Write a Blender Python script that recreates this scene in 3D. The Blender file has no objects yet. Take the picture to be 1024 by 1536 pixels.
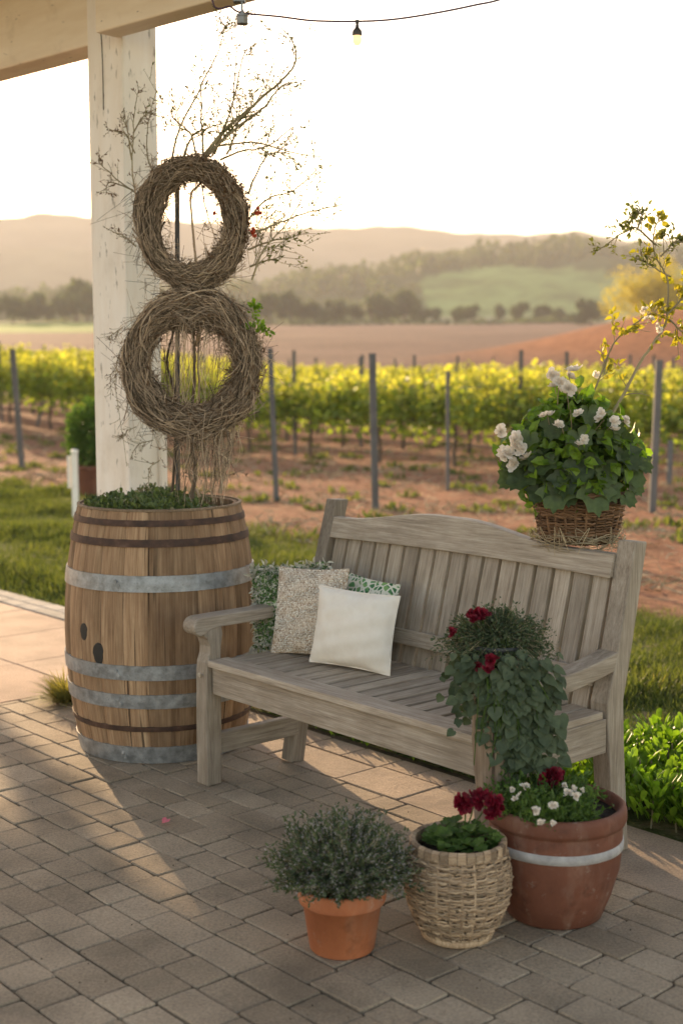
import bpy, math, random
import numpy as np
from mathutils import Vector, Matrix

R = random.Random(11)
G = np.random.default_rng(11)
COL = bpy.context.scene.collection
PI = math.pi

# ------------------------------------------------------------------ camera numbers
FPX, PITCH, CAMH = 1970.4, 0.1105, 1.4007
CP, SP = math.cos(PITCH), math.sin(PITCH)

def ray(X, Y):
    dx = (X - 512) / FPX
    up = -(Y - 768) / FPX
    return np.array([dx, CP + up * SP, -SP + up * CP])

def at(X, Y, d):
    """world point seen at photo pixel X,Y standing at ground distance d (m)"""
    r = ray(X, Y)
    return np.array([0, 0, CAMH]) + r * (d / r[1])

def ground(X, Y, z=0.0):
    r = ray(X, Y)
    return np.array([0, 0, CAMH]) + r * ((z - CAMH) / r[2])

# patio / bench frame
OX, OY, YAW = -0.4821, 4.3197, -0.8467
U = np.array([math.cos(YAW), math.sin(YAW), 0.0])
V = np.array([-math.sin(YAW), math.cos(YAW), 0.0])
Z = np.array([0, 0, 1.0])
O = np.array([OX, OY, 0.0])

def ab(a, b, z=0.0):
    return O + U * a + V * b + Z * z

# ------------------------------------------------------------------ mesh collector
class MB:
    def __init__(s):
        s.v = []; s.l = []; s.n = []; s.r = []; s.g = []; s.c = 0
    def add(s, verts, faces, rnd=None, guv=None):
        """faces: int array (n,k) or list of lists"""
        verts = np.asarray(verts, float).reshape(-1, 3)
        s.v.append(verts)
        if isinstance(faces, np.ndarray):
            s.l.append((faces + s.c).ravel()); s.n.append(np.full(len(faces), faces.shape[1]))
        else:
            s.l.append(np.array([i + s.c for f in faces for i in f])); s.n.append(np.array([len(f) for f in faces]))
        if rnd is None: rnd = R.random()
        s.r.append(np.broadcast_to(np.asarray(rnd, float), (len(verts),)).copy())
        s.g.append(verts.copy() if guv is None else np.asarray(guv, float).reshape(-1, 3))
        s.c += len(verts)
    def box(s, c, size, M=None, rnd=None):
        """size along own axes, own x is the grain"""
        hx, hy, hz = [q / 2 for q in size]
        loc = np.array([[x, y, z] for x in (-hx, hx) for y in (-hy, hy) for z in (-hz, hz)])
        v = loc if M is None else loc @ np.asarray(M).T
        f = np.array([[0, 1, 3, 2], [4, 6, 7, 5], [0, 4, 5, 1], [2, 3, 7, 6], [0, 2, 6, 4], [1, 5, 7, 3]])
        s.add(v + np.asarray(c), f, rnd, loc + G.uniform(-20, 20, 3))
    def board(s, p0, p1, w, t, wdir, rnd=None):
        """board from p0 to p1, width w along wdir, thickness t across"""
        p0 = np.asarray(p0, float); p1 = np.asarray(p1, float)
        x = p1 - p0; L = np.linalg.norm(x); x /= L
        y = np.asarray(wdir, float); y = y - x * (x @ y); y /= np.linalg.norm(y)
        z = np.cross(x, y)
        s.box((p0 + p1) / 2, (L, w, t), np.column_stack([x, y, z]), rnd)
    def prism(s, poly, h0, h1, M, off=(0, 0, 0), rnd=None, grain=0):
        """poly: 2D outline; extruded along third axis from h0 to h1; M columns = (px,py,ext)"""
        n = len(poly); M = np.asarray(M, float)
        P = np.array(poly, float)
        a = np.column_stack([P, np.full(n, h0)]); b = np.column_stack([P, np.full(n, h1)])
        loc = np.vstack([a, b])
        g = loc if grain == 0 else loc[:, [1, 0, 2]]
        f = [list(range(n))[::-1], list(range(n, 2 * n))] + [[i, (i + 1) % n, n + (i + 1) % n, n + i] for i in range(n)]
        s.add(loc @ M.T + np.asarray(off), f, rnd, g + G.uniform(-20, 20, 3))
    def tube(s, pts, rad, k=5, rnd=None, cap=True):
        P = np.asarray(pts, float); n = len(P)
        rad = np.broadcast_to(np.asarray(rad, float), (n,))
        T = np.gradient(P, axis=0); T /= (np.linalg.norm(T, axis=1, keepdims=True) + 1e-12)
        m = np.abs(T.mean(0)); ref = np.eye(3)[int(np.argmin(m))]
        A = np.cross(T, ref); A /= (np.linalg.norm(A, axis=1, keepdims=True) + 1e-12)
        B = np.cross(T, A)
        th = np.arange(k) * 2 * PI / k
        ring = (A[:, None, :] * np.cos(th)[None, :, None] + B[:, None, :] * np.sin(th)[None, :, None]) * rad[:, None, None] + P[:, None, :]
        v = ring.reshape(-1, 3)
        i = np.arange(n - 1)[:, None] * k; j = np.arange(k)[None, :]; j2 = (j + 1) % k
        f = np.stack([i + j, i + j2, i + k + j2, i + k + j], -1).reshape(-1, 4)
        L = np.concatenate([[0], np.cumsum(np.linalg.norm(np.diff(P, axis=0), axis=1))])
        g = np.stack([np.repeat(L, k), np.tile(np.cos(th), n) * rad.repeat(k), np.tile(np.sin(th), n) * rad.repeat(k)], -1) + G.uniform(-20, 20, 3)
        if cap:
            fl = f.tolist(); fl.append(list(range(k))[::-1]); fl.append([(n - 1) * k + q for q in range(k)])
            s.add(v, fl, rnd, g)
        else:
            s.add(v, f, rnd, g)
    def lathe(s, prof, c=(0, 0, 0), k=40, rnd=None, wob=None):
        prof = np.asarray(prof, float); n = len(prof)
        th = np.arange(k) * 2 * PI / k
        r = np.repeat(prof[:, 0], k); z = np.repeat(prof[:, 1], k); t = np.tile(th, n)
        if wob is not None: r = r * (1 + wob(t, z))
        v = np.stack([r * np.cos(t), r * np.sin(t), z], -1)
        i = np.arange(n - 1)[:, None] * k; j = np.arange(k)[None, :]; j2 = (j + 1) % k
        f = np.stack([i + j, i + j2, i + k + j2, i + k + j], -1).reshape(-1, 4)
        g = np.stack([z, t * prof[:, 0].max(), r], -1)
        s.add(v + np.asarray(c), f, rnd, g)
    def scatter(s, tmpl, pos, axis, nrm, scale, rnd=None):
        """instances of template (local x = axis, z = normal) baked into the mesh"""
        tv, tf = tmpl
        tv = np.asarray(tv, float); tf = np.asarray(tf, int)
        pos = np.asarray(pos, float); N = len(pos)
        if N == 0: return
        x = np.asarray(axis, float); x = x / (np.linalg.norm(x, axis=1, keepdims=True) + 1e-9)
        z = np.asarray(nrm, float); z = z - x * (x * z).sum(1, keepdims=True)
        z = z / (np.linalg.norm(z, axis=1, keepdims=True) + 1e-9)
        y = np.cross(z, x)
        sc = np.broadcast_to(np.asarray(scale, float), (N,))[:, None, None]
        Mx = np.stack([x, y, z], 1)                      # N,3(axis),3
        v = np.einsum('ti,nij->ntj', tv, Mx) * sc + pos[:, None, :]
        nt = len(tv)
        f = (tf[None] + (np.arange(N) * nt)[:, None, None]).reshape(-1, tf.shape[1])
        if rnd is None: rnd = G.random(N)
        s.add(v.reshape(-1, 3), f, np.repeat(np.broadcast_to(rnd, (N,)), nt), np.tile(tv, (N, 1)))
    def build(s, name, mat, parent=None, smooth=False, bevel=0.0, loc=None, seg=2):
        me = bpy.data.meshes.new(name)
        V_ = np.concatenate(s.v); L_ = np.concatenate(s.l).astype(np.int32); N_ = np.concatenate(s.n)
        if loc is not None: V_ = V_ - np.asarray(loc)
        me.vertices.add(len(V_)); me.vertices.foreach_set('co', V_.astype(np.float32).ravel())
        me.loops.add(len(L_)); me.loops.foreach_set('vertex_index', L_)
        me.polygons.add(len(N_)); me.polygons.foreach_set('loop_start', np.concatenate([[0], np.cumsum(N_)[:-1]]).astype(np.int32))
        me.update(calc_edges=True); me.validate()
        a = me.attributes.new('rnd', 'FLOAT', 'POINT'); a.data.foreach_set('value', np.concatenate(s.r).astype(np.float32))
        a = me.attributes.new('guv', 'FLOAT_VECTOR', 'POINT'); a.data.foreach_set('vector', np.concatenate(s.g).astype(np.float32).ravel())
        me.polygons.foreach_set('use_smooth', np.full(len(N_), smooth))
        me.materials.append(mat)
        o = bpy.data.objects.new(name, me); COL.objects.link(o)
        if parent is not None: o.parent = parent
        if loc is not None: o.location = loc
        if bevel:
            m = o.modifiers.new('Bevel', 'BEVEL'); m.width = bevel; m.segments = seg; m.limit_method = 'ANGLE'; m.angle_limit = math.radians(35)
        return o

def tag(o, label=None, cat=None, group=None, kind=None):
    if label: o['label'] = label
    if cat: o['category'] = cat
    if group: o['group'] = group
    if kind: o['kind'] = kind
    return o

def empty(name, label, cat, loc=(0, 0, 0), rz=0.0, group=None):
    o = bpy.data.objects.new(name, None); COL.objects.link(o)
    o.empty_display_size = 0.1
    o.location = loc; o.rotation_euler = (0, 0, rz)
    return tag(o, label, cat, group)

def copy_tree(o, parent=None):
    c = o.copy(); COL.objects.link(c)
    if parent is not None: c.parent = parent
    for ch in [q for q in bpy.data.objects if q.parent == o]:
        copy_tree(ch, c)
    return c

# ------------------------------------------------------------------ materials
class NT:
    def __init__(s, name):
        s.m = bpy.data.materials.new(name); s.m.use_nodes = True
        s.t = s.m.node_tree; s.t.nodes.clear()
        s.out = s.n('ShaderNodeOutputMaterial')
    def n(s, typ, **kw):
        x = s.t.nodes.new(typ)
        for k, v in kw.items():
            if k[0] == '_': setattr(x, k[1:], v)
            else: x.inputs[k.replace('_', ' ')].default_value = v
        return x
    def l(s, a, b): s.t.links.new(a, b)
    def attr(s, name):
        x = s.n('ShaderNodeAttribute'); x.attribute_name = name; return x
    def ramp(s, fac, stops, interp='LINEAR'):
        x = s.n('ShaderNodeValToRGB'); x.color_ramp.interpolation = interp
        e = x.color_ramp.elements
        while len(e) < len(stops): e.new(0.5)
        for q, (p, c) in zip(e, stops):
            q.position = p; q.color = (*c, 1) if len(c) == 3 else c
        s.l(fac, x.inputs['Fac']); return x.outputs['Color']
    def mix(s, fac, a, b, mode='MIX'):
        x = s.n('ShaderNodeMix'); x.data_type = 'RGBA'; x.blend_type = mode
        for sock, val in ((x.inputs[0], fac), (x.inputs[6], a), (x.inputs[7], b)):
            if isinstance(val, (int, float)): sock.default_value = val
            elif isinstance(val, tuple): sock.default_value = (*val, 1) if len(val) == 3 else val
            else: s.l(val, sock)
        return x.outputs[2]
    def noise(s, vec, scale, detail=4, rough=.55, dist=0.0):
        x = s.n('ShaderNodeTexNoise', Scale=scale, Detail=detail, Roughness=rough, Distortion=dist)
        if vec is not None: s.l(vec, x.inputs['Vector'])
        return x.outputs['Fac']
    def mapping(s, vec, scale=(1, 1, 1), rot=(0, 0, 0)):
        x = s.n('ShaderNodeMapping', Scale=scale, Rotation=rot); s.l(vec, x.inputs['Vector']); return x.outputs[0]
    def bump(s, h, strength=.5, dist=.01, normal=None):
        x = s.n('ShaderNodeBump', Strength=strength, Distance=dist); s.l(h, x.inputs['Height'])
        if normal is not None: s.l(normal, x.inputs['Normal'])
        return x.outputs[0]
    def bsdf(s, col, rough=.7, metal=0.0, normal=None, spec=.4):
        x = s.n('ShaderNodeBsdfPrincipled', Metallic=metal)
        x.inputs['Specular IOR Level'].default_value = spec
        if isinstance(col, tuple): x.inputs['Base Color'].default_value = (*col, 1)
        else: s.l(col, x.inputs['Base Color'])
        if isinstance(rough, (int, float)): x.inputs['Roughness'].default_value = rough
        else: s.l(rough, x.inputs['Roughness'])
        if normal is not None: s.l(normal, x.inputs['Normal'])
        return x.outputs[0]
    def done(s, sh): s.l(sh, s.out.inputs['Surface']); return s.m

def leaf_mat(name, lo, hi, trans=.45, rough=.5, tcol=None, var=None):
    t = NT(name); r = t.attr('rnd').outputs['Fac']
    stops = [(0, lo), (1, hi)] if var is None else [(0, lo), (.8, hi), (.93, hi), (1, var)]
    c = t.ramp(r, stops)
    pos = t.n('ShaderNodeNewGeometry').outputs['Position']
    c = t.mix(.35, c, t.ramp(t.noise(pos, 55, 2), [(.3, tuple(q * .6 for q in lo)), (.7, hi)]))
    b = t.bsdf(c, rough, spec=.35)
    tr = t.n('ShaderNodeBsdfTranslucent')
    tc = t.mix(1.0, c, tcol if tcol else (1.35, 1.5, .55), 'MULTIPLY'); t.l(tc, tr.inputs['Color'])
    m = t.n('ShaderNodeMixShader', Fac=trans); t.l(b, m.inputs[1]); t.l(tr.outputs[0], m.inputs[2])
    return t.done(m.outputs[0])

def wood_mat(name, dark, mid, light, rough=.8, scale=1.0, grain=1.0, crack=True, var=.5):
    t = NT(name)
    g = t.attr('guv').outputs['Vector']; r = t.attr('rnd').outputs['Fac']
    v1 = t.mapping(g, (2.2 * scale, 34 * scale, 34 * scale))
    v2 = t.mapping(g, (5 * scale, 150 * scale, 150 * scale))
    a = t.noise(v1, 1.6, 5, .6, .6); b = t.noise(v2, 1.4, 3, .7)
    c = t.ramp(a, [(.25, dark), (.48, mid), (.75, light)])
    c = t.mix(.45 * grain, c, t.ramp(b, [(.3, dark), (.65, light)]))
    blot = t.noise(t.mapping(g, (3, 5, 5)), 2.2, 4, .6)
    c = t.mix(t.ramp(blot, [(.35, (.0,) * 3), (.75, (.5,) * 3)]), c, dark)
    k = t.ramp(r, [(0, (1 - var * .45,) * 3), (1, (1 + var * .25,) * 3)])
    c = t.mix(1.0, c, k, 'MULTIPLY')
    h = t.mix(.5, a, b)
    if crack:
        cr = t.noise(t.mapping(g, (1.4 * scale, 60 * scale, 60 * scale)), 1.0, 2, .5)
        ck = t.ramp(cr, [(.30, (.25,) * 3), (.345, (1,) * 3)])
        c = t.mix(1.0, c, ck, 'MULTIPLY'); h = t.mix(.5, h, ck)
    return t.done(t.bsdf(c, rough, normal=t.bump(h, .55, .004), spec=.25))

M = {}
M['bench'] = wood_mat('weathered_teak', (.155, .115, .08), (.36, .295, .228), (.55, .475, .39), .6, scale=1.5, crack=False, grain=.8, var=.9)
M['log'] = wood_mat('rough_post_wood', (.11, .07, .045), (.26, .19, .135), (.36, .28, .2), .9, scale=.8)
M['stave'] = wood_mat('oak_staves', (.12, .06, .03), (.31, .185, .10), (.50, .34, .205), .8, scale=.8, var=.75)
M['stakewood'] = wood_mat('grey_stake', (.075, .073, .072), (.14, .14, .14), (.21, .205, .20), .85, scale=.6, crack=False)
M['vinewood'] = wood_mat('vine_trunk', (.05, .035, .025), (.11, .08, .06), (.18, .14, .11), .9, crack=False)
M['twig'] = wood_mat('dry_twigs', (.15, .10, .065), (.40, .29, .195), (.68, .54, .38), .85, scale=2, crack=False, var=1.9)
M['branch'] = wood_mat('branch_bark', (.16, .125, .07), (.33, .27, .16), (.46, .40, .25), .8, scale=3, crack=False)
M['straw'] = wood_mat('straw', (.25, .18, .10), (.45, .35, .21), (.62, .52, .35), .8, scale=3, crack=False, var=.9)
M['wicker_brown'] = wood_mat('brown_wicker', (.07, .035, .018), (.17, .088, .045), (.3, .18, .10), .6, scale=3, crack=False, var=1.4)
M['wicker_pale'] = wood_mat('pale_wicker', (.16, .09, .05), (.42, .29, .175), (.64, .50, .35), .75, scale=3, crack=False, var=1.1)

def galv():
    t = NT('galvanised_steel'); p = t.n('ShaderNodeNewGeometry').outputs['Position']
    a = t.noise(p, 30, 5, .65); b = t.noise(p, 7, 4, .6); d = t.noise(p, 160, 2)
    c = t.ramp(a, [(.3, (.17, .175, .18)), (.7, (.40, .41, .42))])
    c = t.mix(t.ramp(b, [(.55, (0,) * 3), (.75, (.6,) * 3)]), c, (.17, .14, .12))
    c = t.mix(t.ramp(d, [(.62, (0,) * 3), (.72, (.5,) * 3)]), c, (.1, .09, .08))
    return t.done(t.bsdf(c, t.ramp(a, [(.3, (.42,) * 3), (.7, (.62,) * 3)]), .55, t.bump(a, .25, .002)))
M['galv'] = galv()
def rust():
    t = NT('rusty_hoop'); p = t.n('ShaderNodeNewGeometry').outputs['Position']
    a = t.noise(p, 22, 5, .65)
    c = t.ramp(a, [(.3, (.035, .022, .018)), (.55, (.085, .045, .03)), (.75, (.15, .09, .065))])
    return t.done(t.bsdf(c, .7, .25, t.bump(a, .4, .002)))
M['rust'] = rust()

def simple(name, col, rough=.6, metal=0, nscale=20, amt=.25, bump=.2, bd=.003, spec=.4):
    t = NT(name); p = t.n('ShaderNodeTexCoord').outputs['Object']
    a = t.noise(p, nscale, 5, .6)
    c = t.ramp(a, [(.25, tuple(q * (1 - amt) for q in col)), (.75, tuple(min(1, q * (1 + amt)) for q in col))])
    return t.done(t.bsdf(c, rough, metal, t.bump(a, bump, bd), spec))

def painted():
    t = NT('cream_paint'); g = t.attr('guv').outputs['Vector']
    a = t.noise(t.mapping(g, (1.5, 9, 9)), 2, 6, .6); b = t.noise(g, 6, 5, .62); f = t.noise(t.mapping(g, (2, 60, 60)), 2, 3)
    c = t.ramp(a, [(.3, (.72, .59, .43)), (.7, (.82, .71, .55))])
    c = t.mix(t.ramp(b, [(.58, (0,) * 3), (.72, (.35,) * 3)]), c, (.47, .36, .25))
    d = t.noise(t.mapping(g, (7, 22, 22)), 2.3, 4, .5)
    c = t.mix(t.ramp(d, [(.69, (0,) * 3), (.73, (.75,) * 3)]), c, (.24, .19, .15))
    return t.done(t.bsdf(c, .55, normal=t.bump(t.mix(.5, a, f), .3, .004)))
M['paint'] = painted()
def painted_post():
    t = NT('cream_white_paint'); g = t.attr('guv').outputs['Vector']
    a = t.noise(t.mapping(g, (1.5, 9, 9)), 2, 6, .6); b = t.noise(g, 5, 5, .62); f = t.noise(t.mapping(g, (2, 60, 60)), 2, 3)
    c = t.ramp(a, [(.3, (.78, .70, .60)), (.7, (.86, .81, .74))])
    c = t.mix(t.ramp(b, [(.56, (0,) * 3), (.72, (.3,) * 3)]), c, (.5, .42, .33))
    d = t.noise(t.mapping(g, (6, 24, 24)), 2.3, 4, .5)
    c = t.mix(t.ramp(d, [(.64, (0,) * 3), (.69, (.7,) * 3)]), c, (.22, .19, .15))
    return t.done(t.bsdf(c, .55, normal=t.bump(t.mix(.5, a, f), .3, .004)))
M['post'] = painted_post()
M['ceiling'] = wood_mat('ceiling_boards', (.07, .05, .035), (.13, .10, .075), (.2, .16, .12), .8, crack=False)

def terracotta(name, lo, hi, wear):
    t = NT(name); p = t.n('ShaderNodeTexCoord').outputs['Object']
    a = t.noise(p, 9, 6, .62); b = t.noise(p, 60, 4, .6); z = t.n('ShaderNodeSeparateXYZ'); t.l(p, z.inputs[0])
    c = t.ramp(a, [(.3, lo), (.7, hi)])
    c = t.mix(t.ramp(t.noise(t.mapping(p, (5, 5, 1.5)), 3, 4, .6), [(.52, (0,) * 3), (.78, (wear,) * 3)]), c, (.42, .33, .25))
    c = t.mix(t.ramp(t.noise(p, 17, 4, .6), [(.55, (0,) * 3), (.72, (.55,) * 3)]), c, tuple(q * .45 for q in lo))
    c = t.mix(t.ramp(t.noise(p, 31, 5, .7), [(.6, (0,) * 3), (.72, (wear * 1.2,) * 3)]), c, (.45, .38, .31))
    return t.done(t.bsdf(c, .72, normal=t.bump(t.mix(.6, a, b), .35, .003)))
M['terra'] = terracotta('terracotta', (.33, .105, .042), (.47, .165, .07), .35)
M['terra_dark'] = terracotta('dark_terracotta', (.115, .040, .023), (.185, .067, .037), .25)
M['pot_band'] = simple('chalky_band', (.36, .34, .33), .8, nscale=35, amt=.35)
M['soil'] = simple('potting_soil', (.03, .02, .013), .95, nscale=90, amt=.5, bump=1, bd=.02)
M['black'] = simple('dark_bung', (.022, .02, .018), .6)
M['socket'] = simple('lamp_socket', (.06, .055, .055), .5)
M['steel'] = simple('grey_bracket', (.2, .2, .2), .45, .6)
M['cable'] = simple('purple_brown_cable', (.07, .035, .055), .5)
M['charcoal_pot'] = simple('charcoal_pot', (.05, .05, .05), .6)
M['petal_red'] = leaf_mat('crimson_petals', (.09, .002, .010), (.25, .006, .026), .2, .6, (1.2, .5, .6))
M['petal_white'] = leaf_mat('white_petals', (.80, .76, .70), (.90, .88, .85), .5, .6, (1.1, 1.0, .85))
M['petal_pink'] = leaf_mat('pink_petal', (.6, .12, .18), (.7, .2, .25), .3, .6, (1.1, .9, .9))
M['petal_coral'] = leaf_mat('coral_petals', (.5, .06, .03), (.65, .14, .06), .3, .6, (1.2, .8, .7))
M['leaf_dark'] = leaf_mat('dark_green_leaves', (.035, .055, .022), (.12, .165, .06), .3)
M['leaf_mid'] = leaf_mat('mid_green_leaves', (.045, .09, .02), (.14, .22, .05), .4)
M['leaf_grey'] = leaf_mat('grey_green_leaves', (.032, .052, .024), (.105, .135, .07), .2, .6)
M['leaf_lime'] = leaf_mat('lime_leaves', (.08, .16, .015), (.24, .36, .04), .5, .4)
M['leaf_gold'] = leaf_mat('gold_leaves', (.22, .24, .03), (.46, .40, .05), .5, .5, (1.4, 1.3, .5))
M['leaf_vine'] = leaf_mat('vine_leaves', (.10, .17, .04), (.30, .38, .09), .55, .5, (1.6, 1.5, .45), (.38, .34, .05))
M['leaf_vgold'] = leaf_mat('sunlit_vine_leaves', (.20, .28, .06), (.46, .48, .14), .6, .5, (1.7, 1.5, .5))  # yellower green: sunlight on the vine tops put into the leaf colour
M['sedum'] = leaf_mat('sedum_leaves', (.04, .065, .025), (.15, .19, .06), .2, .5, None, (.20, .13, .08))
M['leaf_dry'] = leaf_mat('dry_leaves', (.10, .06, .04), (.24, .15, .085), .3, .8, (1.1, 1, .8))
M['leaf_bud'] = leaf_mat('olive_buds', (.09, .09, .03), (.2, .21, .06), .4, .7)
M['heather'] = leaf_mat('heather_leaves', (.05, .075, .035), (.12, .15, .075), .25, .6)
M['heather_bud'] = leaf_mat('heather_buds', (.26, .23, .22), (.48, .44, .42), .25, .6, (1, 1, 1))
M['grass'] = leaf_mat('lawn_blades', (.04, .07, .02), (.17, .19, .06), .45, .6, (1.4, 1.4, .5), (.28, .24, .10))
M['tuft'] = leaf_mat('straw_grass', (.15, .16, .04), (.4, .37, .13), .45, .6, (1.3, 1.2, .6))
M['tree_leaf'] = leaf_mat('far_tree_leaves', (.035, .05, .02), (.10, .12, .045), .35, .7)
M['tree_yellow'] = leaf_mat('yellow_tree_leaves', (.34, .28, .05), (.56, .42, .09), .5, .7)
M['bulb'] = None
def bulbm():
    t = NT('amber_bulb_glass')
    b = t.bsdf((.75, .42, .2), .15, spec=.6)
    e = t.n('ShaderNodeEmission', Color=(1, .62, .3, 1), Strength=.5)
    a = t.n('ShaderNodeAddShader'); t.l(b, a.inputs[0]); t.l(e.outputs[0], a.inputs[1]); return t.done(a.outputs[0])
M['bulb'] = bulbm()

# ------------------------------------------------------------------ leaf templates (local x = leaf axis, z = face normal)
def T_leaf(w=.35, fold=.12, droop=.15):
    v = [(0, 0, 0), (.3, w * .8, fold), (.3, 0, 0), (.3, -w * .8, fold), (.65, w * .75, fold - droop * .4), (.65, 0, -droop * .3), (.65, -w * .75, fold - droop * .4), (1, 0, -droop)]
    f = [(0, 2, 1, 1), (0, 3, 2, 2), (1, 2, 5, 4), (2, 3, 6, 5), (4, 5, 7, 7), (5, 6, 7, 7)]
    return tri(v, f)
def tri(v, f):
    out = []
    for a in f:
        a = list(dict.fromkeys(a))
        out.append(a[:3])
        if len(a) == 4: out.append([a[0], a[2], a[3]])
    return np.array(v, float), np.array(out)
def T_poly(outline, cup=.1):
    """fan leaf from an outline round (0.5,0)"""
    v = [(.45, 0, -cup)] + [(x, y, cup * (abs(y) * 1.2) + .03 * math.sin(7 * x + 5 * y)) for x, y in outline]
    n = len(outline)
    return np.array(v, float), np.array([(0, i + 1, (i + 1) % n + 1) for i in range(n)])
T_round = T_poly([(.5 + .5 * math.cos(t), .46 * math.sin(t)) for t in np.arange(10) * 2 * PI / 10], .08)
T_heart = T_poly([(.02, 0), (-.06, .2), (.03, .40), (.25, .50), (.50, .44), (.76, .24), (1.0, 0), (.76, -.24), (.50, -.44), (.25, -.50), (.03, -.40), (-.06, -.2)], .14)
def lobed():
    o = []
    for deg, rr in ((-172, .30), (-150, .42), (-128, .50), (-112, .43), (-96, .54), (-76, .66), (-60, .50), (-44, .52), (-24, .72), (-10, .66), (0, .86), (10, .66), (24, .72), (44, .52), (60, .50), (76, .66), (96, .54), (112, .43), (128, .50), (150, .42), (172, .30), (180, .10)):
        t = math.radians(deg); o.append((.40 + .72 * rr * math.cos(t), .86 * rr * math.sin(t)))
    return T_poly(o, .16)
T_lobe = lobed()
T_thin = tri([(0, -.09, 0), (0, .09, 0), (.6, .07, .05), (.6, -.07, .05), (1, 0, 0)], [(0, 3, 2, 1), (3, 4, 2, 2)])
T_blade = tri([(0, -.03, 0), (0, .03, 0), (.55, .022, .08), (.55, -.022, .08), (1, 0, .28)], [(0, 3, 2, 1), (3, 4, 2, 2)])
T_petal = tri([(0, 0, 0), (.35, .3, .1), (.35, -.3, .1), (.8, .36, .2), (.8, -.36, .2), (.55, 0, .06), (1, 0, .3)],
              [(0, 2, 5, 1), (1, 5, 6, 3), (2, 4, 6, 5)])
T_quad = tri([(0, -.5, 0), (1, -.4, .1), (1, .5, -.1), (0, .4, 0)], [(0, 1, 2, 3)])
T_long = T_leaf(.22, .08, .25)
T_spat = tri([(0, .04, 0), (0, -.04, 0), (.5, .2, .06), (.5, -.2, .06), (.85, .19, .0), (.85, -.19, .0), (1.02, 0, -.06), (.5, 0, -.02), (.85, 0, -.05)],
             [(0, 1, 7, 2), (1, 3, 7, 7), (2, 7, 8, 4), (7, 3, 5, 8), (4, 8, 6, 6), (8, 5, 6, 6)])
_ico = None
def T_blob():
    t = (1 + 5 ** .5) / 2
    v = np.array([(-1, t, 0), (1, t, 0), (-1, -t, 0), (1, -t, 0), (0, -1, t), (0, 1, t), (0, -1, -t), (0, 1, -t), (t, 0, -1), (t, 0, 1), (-t, 0, -1), (-t, 0, 1)]) / 1.9 * .5
    f = np.array([(0, 11, 5), (0, 5, 1), (0, 1, 7), (0, 7, 10), (0, 10, 11), (1, 5, 9), (5, 11, 4), (11, 10, 2), (10, 7, 6), (7, 1, 8), (3, 9, 4), (3, 4, 2), (3, 2, 6), (3, 6, 8), (3, 8, 9), (4, 9, 5), (2, 4, 11), (6, 2, 10), (8, 6, 7), (9, 8, 1)])
    return v, f
T_ico = T_blob()

def unit(n): 
    q = G.normal(size=(n, 3)); return q / np.linalg.norm(q, axis=1, keepdims=True)

def curve(pts, n=12):
    """Catmull-Rom through pts"""
    P = np.asarray(pts, float)
    if len(P) == 2: return P[0] + (P[1] - P[0]) * np.linspace(0, 1, n)[:, None]
    Q = np.vstack([2 * P[0] - P[1], P, 2 * P[-1] - P[-2]])
    out = []
    for i in range(len(P) - 1):
        a, b, c, d = Q[i:i + 4]
        for t in np.linspace(0, 1, n, endpoint=False):
            out.append(.5 * (2 * b + (c - a) * t + (2 * a - 5 * b + 4 * c - d) * t * t + (3 * b - a - 3 * c + d) * t ** 3))
    out.append(P[-1]); return np.array(out)

# ------------------------------------------------------------------ ground sheet
def sstep(a, b, x):
    t = np.clip((x - a) / (b - a), 0, 1); return t * t * (3 - 2 * t)
def vnoise(x, y, s, seed=0):
    return (np.sin(x * s + seed) * np.cos(y * s * 1.13 + seed * 2.1) + .5 * np.sin(x * s * 2.3 + y * s * 1.7 + seed * 3) + .25 * np.sin(y * s * 4.1 - x * s * 3.2 + seed)) / 1.75
def terr(x, y):
    x = np.asarray(x, float); y = np.asarray(y, float)
    e = np.clip(y - 42, 0, None)
    z = .046 * (e - 25 * (1 - np.exp(-e / 25)))
    top = .046 * (320 - 25)
    z = np.where(z > top, top - (z - top) * .15, z)
    z = z + .35 * sstep(-2, -9, x) * sstep(17, 24, y) * (1 - sstep(60, 120, y))
    z = z + 4.9 * np.exp(-((x - 31) / 17) ** 2 - ((y - 96) / 17) ** 2)
    z = z + .35 * vnoise(x, y, .05, 2) * sstep(50, 120, y)
    z = z + .035 * vnoise(x, y, 1.3, 5) * sstep(9, 14, y)
    z = z - .035 * (1 - sstep(-.2, 0.6, (np.asarray(x) - OX) * V[0] + (np.asarray(y) - OY) * V[1] - 1.5))
    return z
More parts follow.
